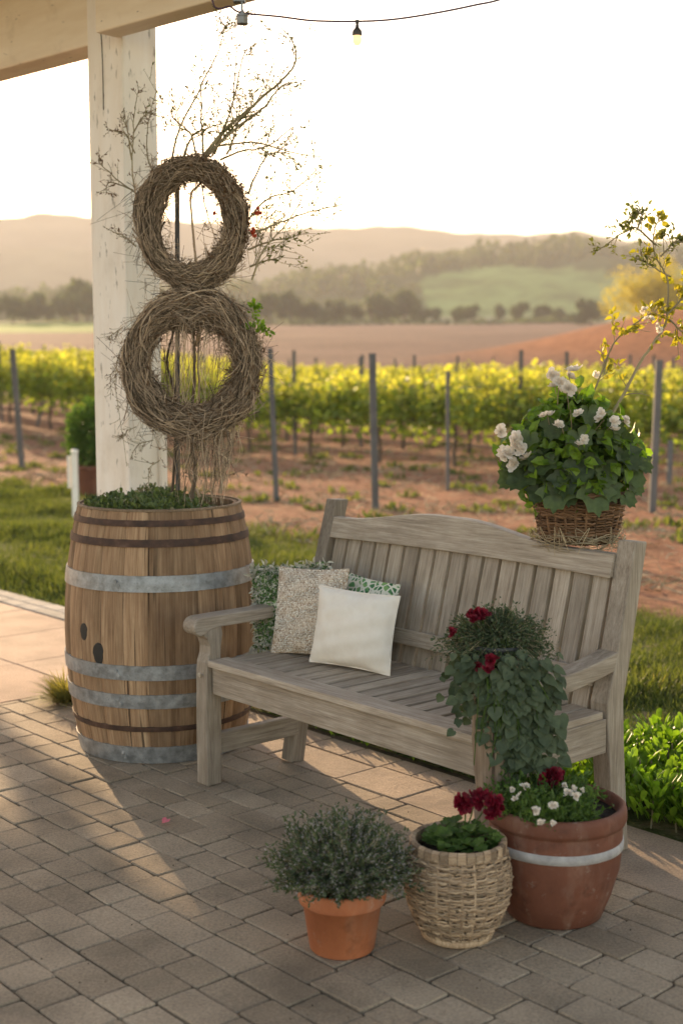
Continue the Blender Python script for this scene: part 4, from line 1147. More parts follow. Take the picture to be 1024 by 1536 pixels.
# ------------------------------------------------------------------ trailing planter on the right armrest
def build_trailing():
    c = ab(1.262, .075, .578)
    p = empty('plant_pot', 'charcoal bowl hidden in trailing foliage on the right armrest of the bench', 'plant pot')
    mb = MB(); mb.lathe([(0, .001), (.058, .001), (.078, .05), (.083, .085), (.088, .087), (.088, .097), (.076, .097), (.072, .085), (0, .08)], c, 32); mb.build('bowl', M['charcoal_pot'], p, smooth=True)
    e = empty('trailing_plant', 'trailing plant with round leaves and crimson flowers spilling over the right armrest', 'trailing plant')
    d0 = c[1]
    # feathery top
    mb = MB(); lb = MB(); P = []; AX = []
    top = at(755, 985, d0)
    for i in range(480):
        t = G.uniform(0, 2 * PI); el = G.uniform(-.2, 1.5); L = G.uniform(.06, .118) * (1.25 - .3 * math.sin(el))
        dr = np.array([math.cos(t) * math.cos(el), math.sin(t) * math.cos(el) * .8, math.sin(el)]); s0 = c + [dr[0] * .03, dr[1] * .03, .075]
        C = curve([s0, s0 + dr * L * .5 + [0, 0, .02], s0 + dr * L + G.normal(0, .008, 3)], 5)
        mb.tube(C, .0008, 3)
        for _ in range(26):
            k = int(G.integers(2, len(C))); P.append(C[k] + G.normal(0, .006, 3)); AX.append(dr + G.normal(0, .8, 3))
    mb.build('stems', M['branch'], e)
    n = len(P); lb.scatter(T_leaf(.3), P, AX, unit(n), G.uniform(.006, .013, n)); lb.build('fine_leaves', M['leaf_grey'], e)
    # round leaves cascade
    P = []; AX = []; NR = []; S = []
    n = 640
    for i in range(n):
        u = R.random(); X = R.gauss(757, 42) + (u * 32); Y = 990 + u * 155 + R.gauss(0, 14)
        half = 88 * (1 - .45 * u); cx = 755 + 42 * u
        if abs(X - cx) > half or Y < 975: continue
        bul = math.sqrt(max(.05, 1 - ((X - cx) / (half + 8)) ** 2))
        dd = d0 - .05 - .085 * bul * R.uniform(.55, 1.05) * (1 - .25 * u)
        P.append(at(X, Y, dd)); AX.append([(X - cx) / 110 + R.gauss(0, .35), -.35, -.8]); NR.append([(X - cx) / 90 + R.gauss(0, .3), -1, .55 + R.gauss(0, .2)]); S.append(R.uniform(.014, .041))
    for i in range(130):   # left fringe and right side
        X = R.gauss(705, 16); Y = R.gauss(1030, 25); P.append(at(X, Y, d0 + R.uniform(-.08, .06))); AX.append([-.4 + R.gauss(0, .4), R.gauss(0, .4), -.6]); NR.append([-.3, -1, .4 + R.gauss(0, .3)]); S.append(R.uniform(.018, .032))
    mb = MB(); mb.scatter(T_heart, P, AX, NR, S); mb.build('round_leaves', M['leaf_grey'], e, smooth=True)
    mb = MB()
    for i in range(26):
        X = R.gauss(760, 38); Y1 = R.uniform(1060, 1165); a_ = c + [R.uniform(-.06, .06), -.05, .08]; b_ = at(X + 12, Y1, d0 - .10); mb.tube(curve([a_, (a_ + b_) / 2 + [0, -.05, .03], b_], 6), .0014, 4)
    mb.build('trailing_stems', M['leaf_mid'], e)
    mb = MB(); n = 900; q = unit(n); P = q * [.085, .08, .07] + c + [0, 0, .045]; mb.scatter(T_leaf(), P, q + unit(n) * .5, q + unit(n) * .5, G.uniform(.02, .035, n)); mb.build('inner_leaves', M['leaf_dark'], e)
    sb = MB()
    for X, Y, n, s, dd in ((708, 927, 5, .020, -.05), (680, 949, 3, .016, -.06), (738, 990, 3, .018, -.13), (726, 1003, 3, .016, -.13), (722, 921, 4, .018, -.05)):
        q = at(X, Y, d0 + dd); s0 = c + [0, 0, .09]; sb.tube(curve([s0, (s0 + q) / 2 + [-.01, 0, -.01], q], 6), .0017, 4)
        fb = MB(); blossom_cluster(fb, q, n, s, .0085, .3); fb.build('crimson_flower', M['petal_red'], e)
    sb.build('flower_stems', M['leaf_mid'], e)
build_trailing()

# ------------------------------------------------------------------ pots on the patio
def build_pots():
    # small terracotta pot + heather
    c = ground(513, 1425); c[1] += .02
    e = empty('terracotta_pot', 'small orange terracotta pot, leftmost of the three pots on the pavers', 'plant pot', tuple(c))
    mb = MB(); mb.lathe([(0, .0), (.076, 0), (.079, .004), (.096, .118), (.104, .119), (.106, .124), (.109, .158), (.107, .162), (.099, .162), (.097, .155), (.093, .12), (.0, .118)], k=56, wob=lambda t, z: .004 * np.sin(t * 3) + .002 * np.sin(t * 5 + z * 40)); mb.build('pot_body', M['terra'], e, smooth=True, bevel=0)
    mb = MB(); mb.lathe([(0, .148), (.05, .15), (.098, .146)], k=30); mb.build('soil', M['soil'], e)
    h = empty('heather', 'bushy heather with tiny pale buds growing in the small orange pot', 'plant')
    mb = MB(); P = []; AX = []; B = []; BX = []
    base = c + [0, 0, .15]
    for i in range(760):
        t = G.uniform(0, 2 * PI); el = math.asin(G.uniform(.12, 1)); L = G.uniform(.10, .165) * (.92 + .28 * math.sin(el))
        dr = np.array([math.cos(t) * math.cos(el), math.sin(t) * math.cos(el), math.sin(el)])
        s0 = base + np.array([math.cos(t), math.sin(t), 0]) * G.uniform(0, .07)
        L *= (.9 - .22 * math.sqrt(((s0 - base) ** 2).sum()) / .07 * .3)
        C = curve([s0, s0 + dr * L * .55 + [0, 0, .018], s0 + dr * L + [0, 0, .012] + G.normal(0, .007, 3)], 6)
        mb.tube(C, .0009, 3)
        for _ in range(34): k = int(G.integers(2, len(C))); P.append(C[k] + G.normal(0, .0035, 3)); AX.append(dr + G.normal(0, .7, 3))
        for _ in range(18): k = int(G.integers(5, len(C))); B.append(C[k] + G.normal(0, .004, 3)); BX.append(dr + G.normal(0, .6, 3))
    mb.build('stems', M['branch'], h)
    n = len(P); mb = MB(); mb.scatter(T_long, P, AX, unit(n), G.uniform(.008, .015, n)); mb.build('needles', M['heather'], h)
    n = len(B); mb = MB(); mb.scatter(T_long, B, BX, unit(n), G.uniform(.005, .009, n)); mb.build('buds', M['heather_bud'], h)

    # pale woven pot + geranium
    c = ground(686, 1408); c[1] += .02
    e = empty('woven_pot', 'pale woven rope pot, middle of the three pots on the pavers', 'plant pot')
    H = .245
    def prof(q):
        r = .085 + .034 * math.sin(PI * min(1, q * .93 + .02)) ** .8 + .018 * q
        return r, .022 + (H - .03) * q
    woven(c, prof, 58, 26, .0031, M['wicker_pale'], 'woven_body', e, amp=.0026, seed=5, rough=.0013)
    mb = MB(); mb.lathe([(0, 0), (.078, 0), (.088, .006), (.091, .022), (.08, .026)], c, 40); mb.build('base', M['wicker_pale'], e, smooth=True)
    mb = MB(); g = np.random.default_rng(4)
    for k in range(34):
        t0 = k * 2 * PI / 34; t1 = t0 + 2 * PI / 34 * .93; r = prof(1)[0] + .002
        v = []; pr = [(r + .003, H - .024), (r + .007, H - .018), (r + .006 + g.uniform(0, .002), H + .002), (r + .001, H + .006 + g.uniform(0, .003)), (r - .008, H + .004), (r - .009, H - .02)]
        for t in (t0, (t0 + t1) / 2, t1):
            for rr, z in pr: v.append(((rr) * math.cos(t), rr * math.sin(t), z))
        m = len(pr); f = [[a * m + j, (a + 1) * m + j, (a + 1) * m + j + 1, a * m + j + 1] for a in (0, 1) for j in range(m - 1)]
        v = np.array(v); mb.add(v + c, f, g.random(), v[:, [0, 2, 1]] + g.uniform(-5, 5, 3))
    mb.build('rim_band', M['wicker_pale'], e, smooth=False)
    mb = MB(); mb.lathe([(0, H - .03), (.106, H - .035)], c, 30); mb.build('soil', M['soil'], e)
    gp = empty('geranium', 'crimson geranium with lobed leaves growing in the pale woven pot', 'flowering plant')
    mb = MB(); lb = MB(); P = []; AX = []; NR = []; S = []
    cc = c + [0.01, 0, H - .03]
    for i in range(75):
        t = G.uniform(0, 2 * PI); rr = G.random() ** .6 * .068; z = G.uniform(.03, .085) * (1.1 - rr / .12)
        q = cc + [math.cos(t) * rr, math.sin(t) * rr, z]; mb.tube(curve([cc + [math.cos(t) * .01, math.sin(t) * .01, 0], (cc + q) / 2 + [0, 0, .01], q], 4), .0012, 4)
        P.append(q); AX.append([math.cos(t), math.sin(t), -.1 + G.normal(0, .2)]); NR.append([math.cos(t) * .4, math.sin(t) * .4 - .3, 1]); S.append(G.uniform(.028, .046))
    lb.scatter(T_lobe, P, AX, NR, S); lb.build('leaves', M['leaf_mid'], gp, smooth=True)
    for X, Y, n, s in ((695, 1200, 8, .017), (733, 1203, 11, .020), (712, 1195, 6, .017), (746, 1215, 4, .017)):
        q = at(X, Y, c[1] - .02); mb.tube(curve([cc + [.0, 0, .03], (cc + q) / 2 + [.006, 0, .02], q], 5), .0019, 5)
        fb = MB(); blossom_cluster(fb, q, n, s, .0125, .8); fb.build('crimson_flower', M['petal_red'], gp)
    mb.build('stems', M['leaf_mid'], gp)

    # large dark terracotta pot
    c = ground(832, 1372); c[1] += .02
    e = empty('terracotta_pot', 'large dark terracotta pot with a pale band, rightmost of the three pots on the pavers', 'plant pot', tuple(c))
    H = .30
    pr = [(0, 0), (.102, 0), (.109, .006), (.128, .06), (.146, .13), (.152, .19), (.150, .235), (.149, .24), (.157, .243), (.160, .252), (.159, .272), (.156, .283), (.149, .286), (.141, .281), (.138, .25), (0, .248)]
    pr = [(a * 1.12, b * 1.04) for a, b in pr]
    mb = MB(); mb.lathe(pr, k=64, wob=lambda t, z: .005 * np.sin(t * 2 + .6) + .002 * np.sin(t * 7 + z * 30)); mb.build('pot_body', M['terra_dark'], e, smooth=True)
    mb = MB(); mb.lathe([(.1505 * 1.12, .186), (.1535 * 1.12, .188), (.1545 * 1.12, .199), (.1535 * 1.12, .210), (.1505 * 1.12, .212)], k=64, wob=lambda t, z: .005 * np.sin(t * 2 + .6) + .002 * np.sin(t * 7 + z * 30)); mb.build('band', M['pot_band'], e, smooth=True)
    mb = MB(); mb.lathe([(0, .272), (.08, .272), (.157, .266)], k=30); mb.build('soil', M['soil'], e)
    f = empty('mixed_flowers', 'low feathery plants with white and crimson flowers in the large dark pot', 'flowering plant')
    base = c + [-.02, -.02, .272]; mb = MB(); P = []; AX = []
    for i in range(420):
        t = G.uniform(0, 2 * PI); rr = math.sqrt(G.random()) * .13; s0 = base + [math.cos(t) * rr - .005, math.sin(t) * rr, 0]
        if s0[0] > base[0] + .085: continue
        dr = np.array([math.cos(t) * .5, math.sin(t) * .5, 1]) + G.normal(0, .25, 3); dr /= np.linalg.norm(dr); L = G.uniform(.03, .085)
        C = curve([s0, s0 + dr * L * .5, s0 + dr * L + G.normal(0, .006, 3)], 4); mb.tube(C, .0009, 3)
        for _ in range(14): k = int(G.integers(1, len(C))); P.append(C[k] + G.normal(0, .005, 3)); AX.append(dr + G.normal(0, .8, 3))
    mb.build('stems', M['leaf_mid'], f); n = len(P); mb = MB(); mb.scatter(T_long, P, AX, unit(n), G.uniform(.01, .02, n)); mb.build('feathery_leaves', M['leaf_mid'], f)
    for X, Y, s in ((769, 1185, .008), (789, 1182, .010), (775, 1195, .008), (852, 1190, .010), (866, 1195, .011), (828, 1207, .010), (804, 1216, .010), (811, 1236, .009), (829, 1236, .007), (845, 1178, .007), (860, 1182, .008), (872, 1185, .007)):
        fb = MB(); blossom_cluster(fb, ground(X, Y, .352), 3, s * 1.0, .004); fb.build('white_flower', M['petal_white'], f)
    fb = MB()
    for X, Y in ((815, 1166), (828, 1160), (840, 1163), (822, 1172)): blossom_cluster(fb, at(X, Y, c[1] + .05), 5, .018, .01)
    fb.build('crimson_flower', M['petal_red'], f)
    # crumbs of soil and bark on the pavers
    mb = MB(); n = 130; X = G.uniform(0, 1024, n); Y = G.uniform(1060, 1530, n); P = np.array([ground(x_, y_, .003) for x_, y_ in zip(X, Y)])
    k = ((P - O) @ V) < .36; P = P[k]; mb.scatter(T_ico, P, unit(len(P)), unit(len(P)), G.uniform(.0015, .004, len(P)))
    tag(mb.build('soil_crumbs', M['soil']), 'dark crumbs of soil scattered over the pavers', 'crumbs', kind='stuff')
    # fallen petal
    q = ground(242, 1235, .004); mb = MB()
    mb.scatter(T_petal, [q, q + [.004, .004, .0]], [[1, .2, .1], [.3, 1, .3]], [[0, 0, 1], [.2, -.3, 1]], [.03, .022]); tag(mb.build('fallen_petal', M['petal_pink']), 'pink petal lying on the pavers before the barrel', 'petal')
    q = ground(668, 1172, .004)
    mb = MB(); mb.scatter(T_leaf(), [q], [[1, .3, .1]], [[0, 0, 1]], [.022]); tag(mb.build('fallen_leaf', M['leaf_dry']), 'tiny dry leaf lying on the paving under the bench seat', 'leaf')
build_pots()

# ------------------------------------------------------------------ hedge behind the bench, straw tuft
def build_hedge():
    e = empty('low_hedge', 'low lime green leafy hedge running along the back edge of the patio', 'hedge')
    P = []; AX = []; NR = []; S = []; RN = []
    def clump(a, b, h, n, s):
        base = ab(a, b, -.02)
        for _ in range(n):
            t = R.uniform(0, 2 * PI); o = R.uniform(.0, .06); z = R.uniform(.15, 1) * h
            P.append(base + np.array([math.cos(t) * o, math.sin(t) * o, z]))
            AX.append([math.cos(t) * .6 + R.gauss(0, .2), math.sin(t) * .6 + R.gauss(0, .2), 1.0]); NR.append([-math.cos(t), -math.sin(t), .5]); S.append(s * R.uniform(.6, 1.25)); RN.append(min(1, max(0, R.gauss(.5, .25))))
    for i in range(760):   # right, tall
        a = R.uniform(.78, 2.7); b = R.uniform(.80, 1.42); h = .15 + .05 * math.sin(a * 7 + b * 9) + .03 * R.random(); clump(a, b, h, 15, .048)
    for i in range(560):   # behind the seat, low
        a = R.uniform(-.95, .85); b = R.uniform(.735, 1.12); clump(a, b, .095 + .02 * math.sin(a * 9), 12, .034)
    mb = MB(); mb.scatter(T_spat, P, AX, NR, S, np.array(RN)); mb.build('leaves', M['leaf_lime'], e, smooth=True)
    sb = MB()
    for i in range(260):
        a = R.uniform(-.9, 2.6); b = R.uniform(.82, 1.2 if a < .8 else 1.4); h = .06 if a < .8 else .13
        sb.tube([ab(a, b, -.03), ab(a + R.uniform(-.02, .02), b + R.uniform(-.02, .02), h)], .003, 4)
    sb.build('stems', M['branch'], e)
    t = MB(); c = ground(98, 1052); n = 900; th = G.uniform(0, 2 * PI, n); el = G.uniform(.35, 1.5, n)
    ax = np.stack([np.cos(th) * np.cos(el), np.sin(th) * np.cos(el), np.sin(el)], -1)
    p = c + np.stack([np.cos(th), np.sin(th), 0 * th], -1) * G.uniform(0, .03, n)[:, None]
    t.scatter((T_blade[0] * [1, .8, 1.2], T_blade[1]), p, ax, -np.stack([np.cos(th), np.sin(th), -.2 + 0 * th], -1) * -1, G.uniform(.07, .155, n))
    tag(t.build('grass_tuft', M['tuft']), 'pale tuft of straw-coloured grass beside the left foot of the barrel', 'grass tuft')
build_hedge()

# ------------------------------------------------------------------ left background: potted shrub and white post
def build_left_bits():
    c = at(140, 715, 14.6); c = ground(150, 745); d = c[1]
    e = empty('potted_shrub', 'dark green shrub in a dark pot behind the porch post', 'shrub', tuple(c))
    mb = MB(); mb.lathe([(0, 0), (.2, 0), (.27, .30), (.29, .31), (.29, .35), (.25, .35), (0, .3)], k=24); mb.build('pot', M['terra_dark'], e, smooth=False)
    n = 3800; q = unit(n); r = G.random(n) ** .35; p = q * r[:, None] * [.34, .34, .40] * (1 + .15 * vnoise(q[:, 0] * 3, q[:, 2] * 3, 2, 1))[:, None] + [0, 0, .66]
    mb = MB(); mb.scatter(T_leaf(), p, q + unit(n) * .6, q + unit(n) * .6, G.uniform(.04, .07, n)); mb.build('foliage', M['leaf_mid'], e)
    c = ground(114, 775); c[2] = 0
    mb = MB(); s = c[1] / FPX
    mb.box(c + [0, 0, .30], (.60, .055, .055), np.column_stack([Z, [1, 0, 0], [0, -1, 0]]), .5)
    mb.lathe([(0, .635), (.02, .63), (.036, .62), (.036, .60), (.028, .595)], c, 14)
    mb.box(c + [-.05, -.01, .42], (.30, .03, .03), np.column_stack([Z, [1, 0, 0], [0, -1, 0]]), .5)
    tag(mb.build('garden_post', M['post'], bevel=.006), 'short white garden post beside the dark green shrub', 'post')
build_left_bits()

# ------------------------------------------------------------------ added tree out of view, its crown shaped to shade the near pavers
def build_shade_tree():
    c = np.array([-4.95, 13.45, 0.0])
    e = empty('unseen_shade_tree', 'unseen leafy tree added left of the patio to shade the pavers', 'tree', tuple(c))
    g = np.random.default_rng(31); n = 26000
    t_ = g.uniform(-2.0, 1.25, n); dp = g.uniform(-1.0, 1.0, n); z = g.uniform(1.7, 5.3, n)
    zb = 2.375 + .2125 * dp + .62 * np.clip(t_ + .05, -.9, 0) + .05 * np.sin(t_ * 9) + .03 * np.sin(t_ * 23 + 2)
    k = (z > zb) & (dp ** 2 + ((z - 3.6) / 2.1) ** 2 * .6 < 1.15); t_, dp, z = t_[k], dp[k], z[k]; n = len(z)
    p = np.stack([.913 * t_ - .407 * dp, .407 * t_ + .913 * dp, z], -1)
    mb = MB(); mb.scatter(T_leaf(), p, g.normal(size=(n, 3)), g.normal(size=(n, 3)), g.uniform(.09, .16, n)); mb.build('crown', M['leaf_mid'], e)
    mb = MB(); mb.tube([(-.3, 0, -.1), (-.25, 0, 1.2), (-.1, .03, 2.6), (0, 0, 4.6)], [.09, .075, .05, .01], 8)
    for q in range(8):
        a = q * 2.4; mb.tube([(-.2, 0, 1.9 + q * .12), (-.1 + math.cos(a) * .5, math.sin(a) * .5, 2.7 + q * .1), (math.cos(a) * .9, math.sin(a) * .9, 3.4 + q * .15)], [.04, .025, .008], 6)
    mb.build('trunk', M['branch'], e)
build_shade_tree()

# ------------------------------------------------------------------ vineyard
ROWD = np.array([-.7071, .7071]); ROWN = np.array([.7071, .7071]); ROW0 = np.array([-.12, 19.9])
def build_vines():
    protos = []
    for k in range(5):
        g = np.random.default_rng(50 + k)
        e = empty('grape_vine', '', 'grape vine', (0, 0, 0))

        n = 700
        x = g.uniform(-.78, .78, n); y = g.normal(0, .17, n); z = np.clip(g.normal(.98, .23, n), .48, 1.45) 
        z = z + .07 * np.sin(x * 7 + k)
        P = np.stack([x, y, z], -1); AX = np.stack([g.normal(0, .5, n), g.normal(0, .5, n), g.normal(-.3, .5, n)], -1)
        # upright shoots
        sh = []
        for i in range(16):
            x0 = g.uniform(-.7, .7); y0 = g.normal(0, .1); L = g.uniform(.2, .62); t = np.array([x0 + g.normal(0, .08), y0 + g.normal(0, .1), 1.02 + L]); b = np.array([x0, 0, .73])
            sh.append(([b, (b + t) / 2 + g.normal(0, .02, 3), t], .006, 3))
            q = g.random(26)[:, None]; P = np.vstack([P, b + (t - b) * q + g.normal(0, .035, (26, 3))]); AX = np.vstack([AX, g.normal(0, .7, (26, 3))])
        n = len(P)
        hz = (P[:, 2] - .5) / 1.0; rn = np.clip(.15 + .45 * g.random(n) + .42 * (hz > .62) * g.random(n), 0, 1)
        gold = (P[:, 2] + g.normal(0, .2, n)) > 1.10  # upper leaves get the colour with the sun painted in
        for nm, sel, mt in (('foliage', ~gold, 'leaf_vine'), ('sunlit_leaves', gold, 'leaf_vgold')):
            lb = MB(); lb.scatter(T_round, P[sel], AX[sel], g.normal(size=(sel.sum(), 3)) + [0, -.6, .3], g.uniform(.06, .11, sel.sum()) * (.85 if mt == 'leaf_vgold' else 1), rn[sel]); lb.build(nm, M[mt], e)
        tb = MB(); tb.tube([(0, 0, -.05), (.02, .01, .25), (-.02, 0, .5), (.03, 0, .72)], [.034, .028, .026, .03], 7); tb.tube([(-.7, 0, .74), (-.3, .01, .72), (0, 0, .7), (.35, .01, .73), (.7, 0, .74)], .016, 5)
        for q_ in sh: tb.tube(*q_)
        tb.build('trunk', M['vinewood'], e)
        protos.append(e)
    cnt = 0; rows = 9
    names = ['front', 'second', 'third', 'fourth', 'fifth', 'sixth', 'seventh', 'eighth', 'ninth']
    first = True
    used = [False] * 5
    for r in range(rows):
        base = ROW0 + ROWN * r * 2.6
        s = -14 - r; k = 0
        while s < 34 + r * 4:
            p = base + ROWD * s
            if p[1] > 6 and abs(p[0] / p[1]) < .285 and p[1] < 58:
                i = R.randrange(5)
                o = protos[i] if not used[i] else copy_tree(protos[i]); used[i] = True
                o.location = (p[0], p[1], float(terr(p[0], p[1])) - .01); o.rotation_euler = (0, 0, math.radians(135) + (PI if R.random() < .5 else 0))
                o.scale = (1, 1, R.uniform(.80, .93) * (1.0 if p[0] > -3 else 1.12))
                o['label'] = 'leafy grape vine in the %s row of the vineyard' % names[r]; o['group'] = 'grape vines in the %s row' % names[r]
                cnt += 1; k += 1
            s += 1.45
    print('vines', cnt, 'unused', used.count(False))
    # slim supports in the rows
    st = None
    mb = MB(); mb.tube([(0, 0, -.1), (0, 0, .9), (0, 0, 1.62)], .028, 8); st = mb.build('vine_stake', M['stakewood']); first = True
    for r in range(6):
        base = ROW0 + ROWN * r * 2.6; s = -12.2 + r * 1.1
        while s < 30:
            p = base + ROWD * s
            if p[1] > 6 and abs(p[0] / p[1]) < .28 and p[1] < 45:
                o = st if first else st.copy()
                if not first: COL.objects.link(o)
                first = False
                o.location = (p[0], p[1], float(terr(p[0], p[1]))); o.rotation_euler = (R.uniform(-.02, .02), R.uniform(-.02, .02), 0)
                tag(o, 'grey support stake standing among the vines of the %s row' % names[r], 'stake', 'support stakes in the %s vine row' % names[r])
            s += 4.35
    # wires of the front rows
    # big posts before the rows (top px, base px)
    spec = [((558, 530), (563, 765), .034, 'tall grey post in the middle, before the vine rows'), ((405, 522), (415, 749), .028, 'grey post just right of the lower wreath'), ((671, 556), (671, 737), .020, 'thin grey post between the middle post and the flower basket'),
            ((763, 558), (764, 700), .019, 'thin grey post right behind the white blossoms'), ((988, 540), (977, 769), .032, 'brown post at the right under the golden leaves'), ((19, 523), (34, 702), .036, 'leftmost grey post in the vineyard'), ((1005, 660), (1002, 728), .03, 'short dark post near the right edge of the vineyard')]
    for (tx, ty), (bx, by), rad, lab in spec:
        b = ground(bx, by); t = at(tx, ty, b[1]); mb = MB(); b2 = b - [0, 0, .1]
        mb.board(b2, t, rad * 2, rad * 1.7, (1, 0, 0)); tag(mb.build('vineyard_post', M['stakewood'], bevel=.004), lab, 'post')
    # leaning bare stakes and trunks under the left canopy
    for (tx, ty), (bx, by), lab in (((68, 585), (53, 655), 'leaning dark stake near the leftmost post'), ((96, 590), (93, 637), 'short stake under the left vines'), ((132, 585), (135, 640), 'short stake left of the porch post'), ((4, 585), (3, 618), 'short stake at the left edge of the vineyard'),
                                    ((391, 598), (447, 612), None)):
        if lab is None: continue
        b = ground(bx, by); t = at(tx, ty, b[1]); mb = MB(); mb.tube([b - [0, 0, .05], (b + t) / 2, t], .035, 7); tag(mb.build('short_stake', M['stakewood']), lab, 'stake')
    # irrigation wires along front row
    for h, lab in ((.62, 'lower thin trellis wire, running just under the leaves of the front row of vines'), (1.12, 'upper thin trellis wire, running through the leaves of the front row of vines')):
        mb = MB(); P = [ROW0 + ROWD * s for s in (-10, -4, 2, 8, 14, 22)]
        mb.tube([(p[0], p[1], float(terr(p[0], p[1])) + h) for p in P], .008, 4); tag(mb.build('trellis_wire', M['steel']), lab, 'wire')
build_vines()

# ------------------------------------------------------------------ hills, fields, far trees
def hill_mat(name, c1_, c2_, sc):
    t = NT(name); p = t.n('ShaderNodeNewGeometry').outputs['Position']
    a = t.noise(p, sc, 6, .6); col = t.n('ShaderNodeVertexColor'); col.layer_name = 'Col'
    c = t.mix(1, col.outputs['Color'], t.ramp(a, [(.35, (.6,) * 3), (.7, (1.3,) * 3)]), 'MULTIPLY')
    return t.done(t.bsdf(c, 1.0, spec=0))
def ridge(name, label, d, depth, prof, colf, xr, n=180, m=36, rough=1.0, seed=0):
    """prof(X px)->Y px of the crest seen from the porch; a real hill with a near slope and a back slope"""
    v = []; cols = []
    zb = lambda y: float(terr(0, y)) - 1.0
    for j in range(m + 1):
        q = j / m
        for i in range(n + 1):
            X = xr[0] + (xr[1] - xr[0]) * i / n
            crest = at(X, prof(X), d)[2]
            y = d - depth * (1 - q) if q < .7 else d + depth * (q - .7)
            y = d + depth * (q - .7) * 1.4
            x = (X - 512) / FPX * d * (1 + .0 * q)
            s = sstep(0, .7, q) * (1 - .5 * sstep(.7, 1, q))
            z0 = 0 + .046 * 250
            z = z0 - 3 + (crest - z0 + 3) * s + rough * (vnoise(x, y, .02 * 900 / d, seed) + .5 * vnoise(x, y, .05 * 900 / d, seed + 3)) * math.sin(PI * min(1, q / .7)) * (1 if q < .7 else 0)
            v.append((x, y, z)); cols.append((*colf(X, q, x, y), 1))
    f = [[j * (n + 1) + i, j * (n + 1) + i + 1, (j + 1) * (n + 1) + i + 1, (j + 1) * (n + 1) + i] for j in range(m) for i in range(n)]
    mb = MB(); mb.add(v, f, .5); o = mb.build(name, hill_mat(name + '_mat', None, None, .03 * 900 / d), smooth=True)
    ca = o.data.color_attributes.new('Col', 'FLOAT_COLOR', 'POINT'); ca.data.foreach_set('color', np.array(cols, np.float32).ravel())
    tag(o, label, 'hill', kind='structure'); return np.array(v).reshape(m + 1, n + 1, 3)
ip = lambda xs, ys: (lambda X: float(np.interp(X, xs, ys)) + 1.6 * math.sin(X * .05) + 1.0 * math.sin(X * .13 + 1))
far_prof = ip([-400, 0, 80, 140, 300, 400, 470, 560, 640, 700, 780, 860, 920, 1024, 1400], [345, 330, 322, 326, 334, 345, 345, 340, 343, 352, 353, 351, 362, 372, 380])
far2_prof = ip([-400, 0, 200, 400, 600, 760, 900, 1024, 1400], [385, 372, 375, 392, 395, 388, 372, 358, 350])
mid_prof = ip([-400, 0, 300, 440, 520, 600, 640, 700, 740, 800, 850, 900, 960, 1024, 1400], [470, 455, 450, 433, 418, 402, 396, 388, 384, 378, 374, 382, 388, 392, 400])
dark = (.05, .06, .03)
ridge('far_hills', 'long hazy ridge of far hills under the sky', 1500, 500, far_prof, lambda X, q, x, y: (.10, .09, .06), (-500, 1500), seed=1, rough=6)
ridge('second_hills', 'lower hazy hills before the far ridge', 1250, 300, far2_prof, lambda X, q, x, y: (.10, .10, .06), (-500, 1500), seed=2, rough=5)
def midcol(X, q, x, y):
    if X > 600 and .22 < q - .0 < .46 + .05 * math.sin(X * .02): return (.21, .27, .10)
    if X > 560 and .12 < q < .22: return (.34, .30, .20)
    if q <= .12: return (.20, .24, .08)
    return (.07, .085, .035)
midv = ridge('wooded_hill', 'wooded hill with a pale green field on its near slope', 640, 260, mid_prof, midcol, (-500, 1500), seed=3, rough=2.2)

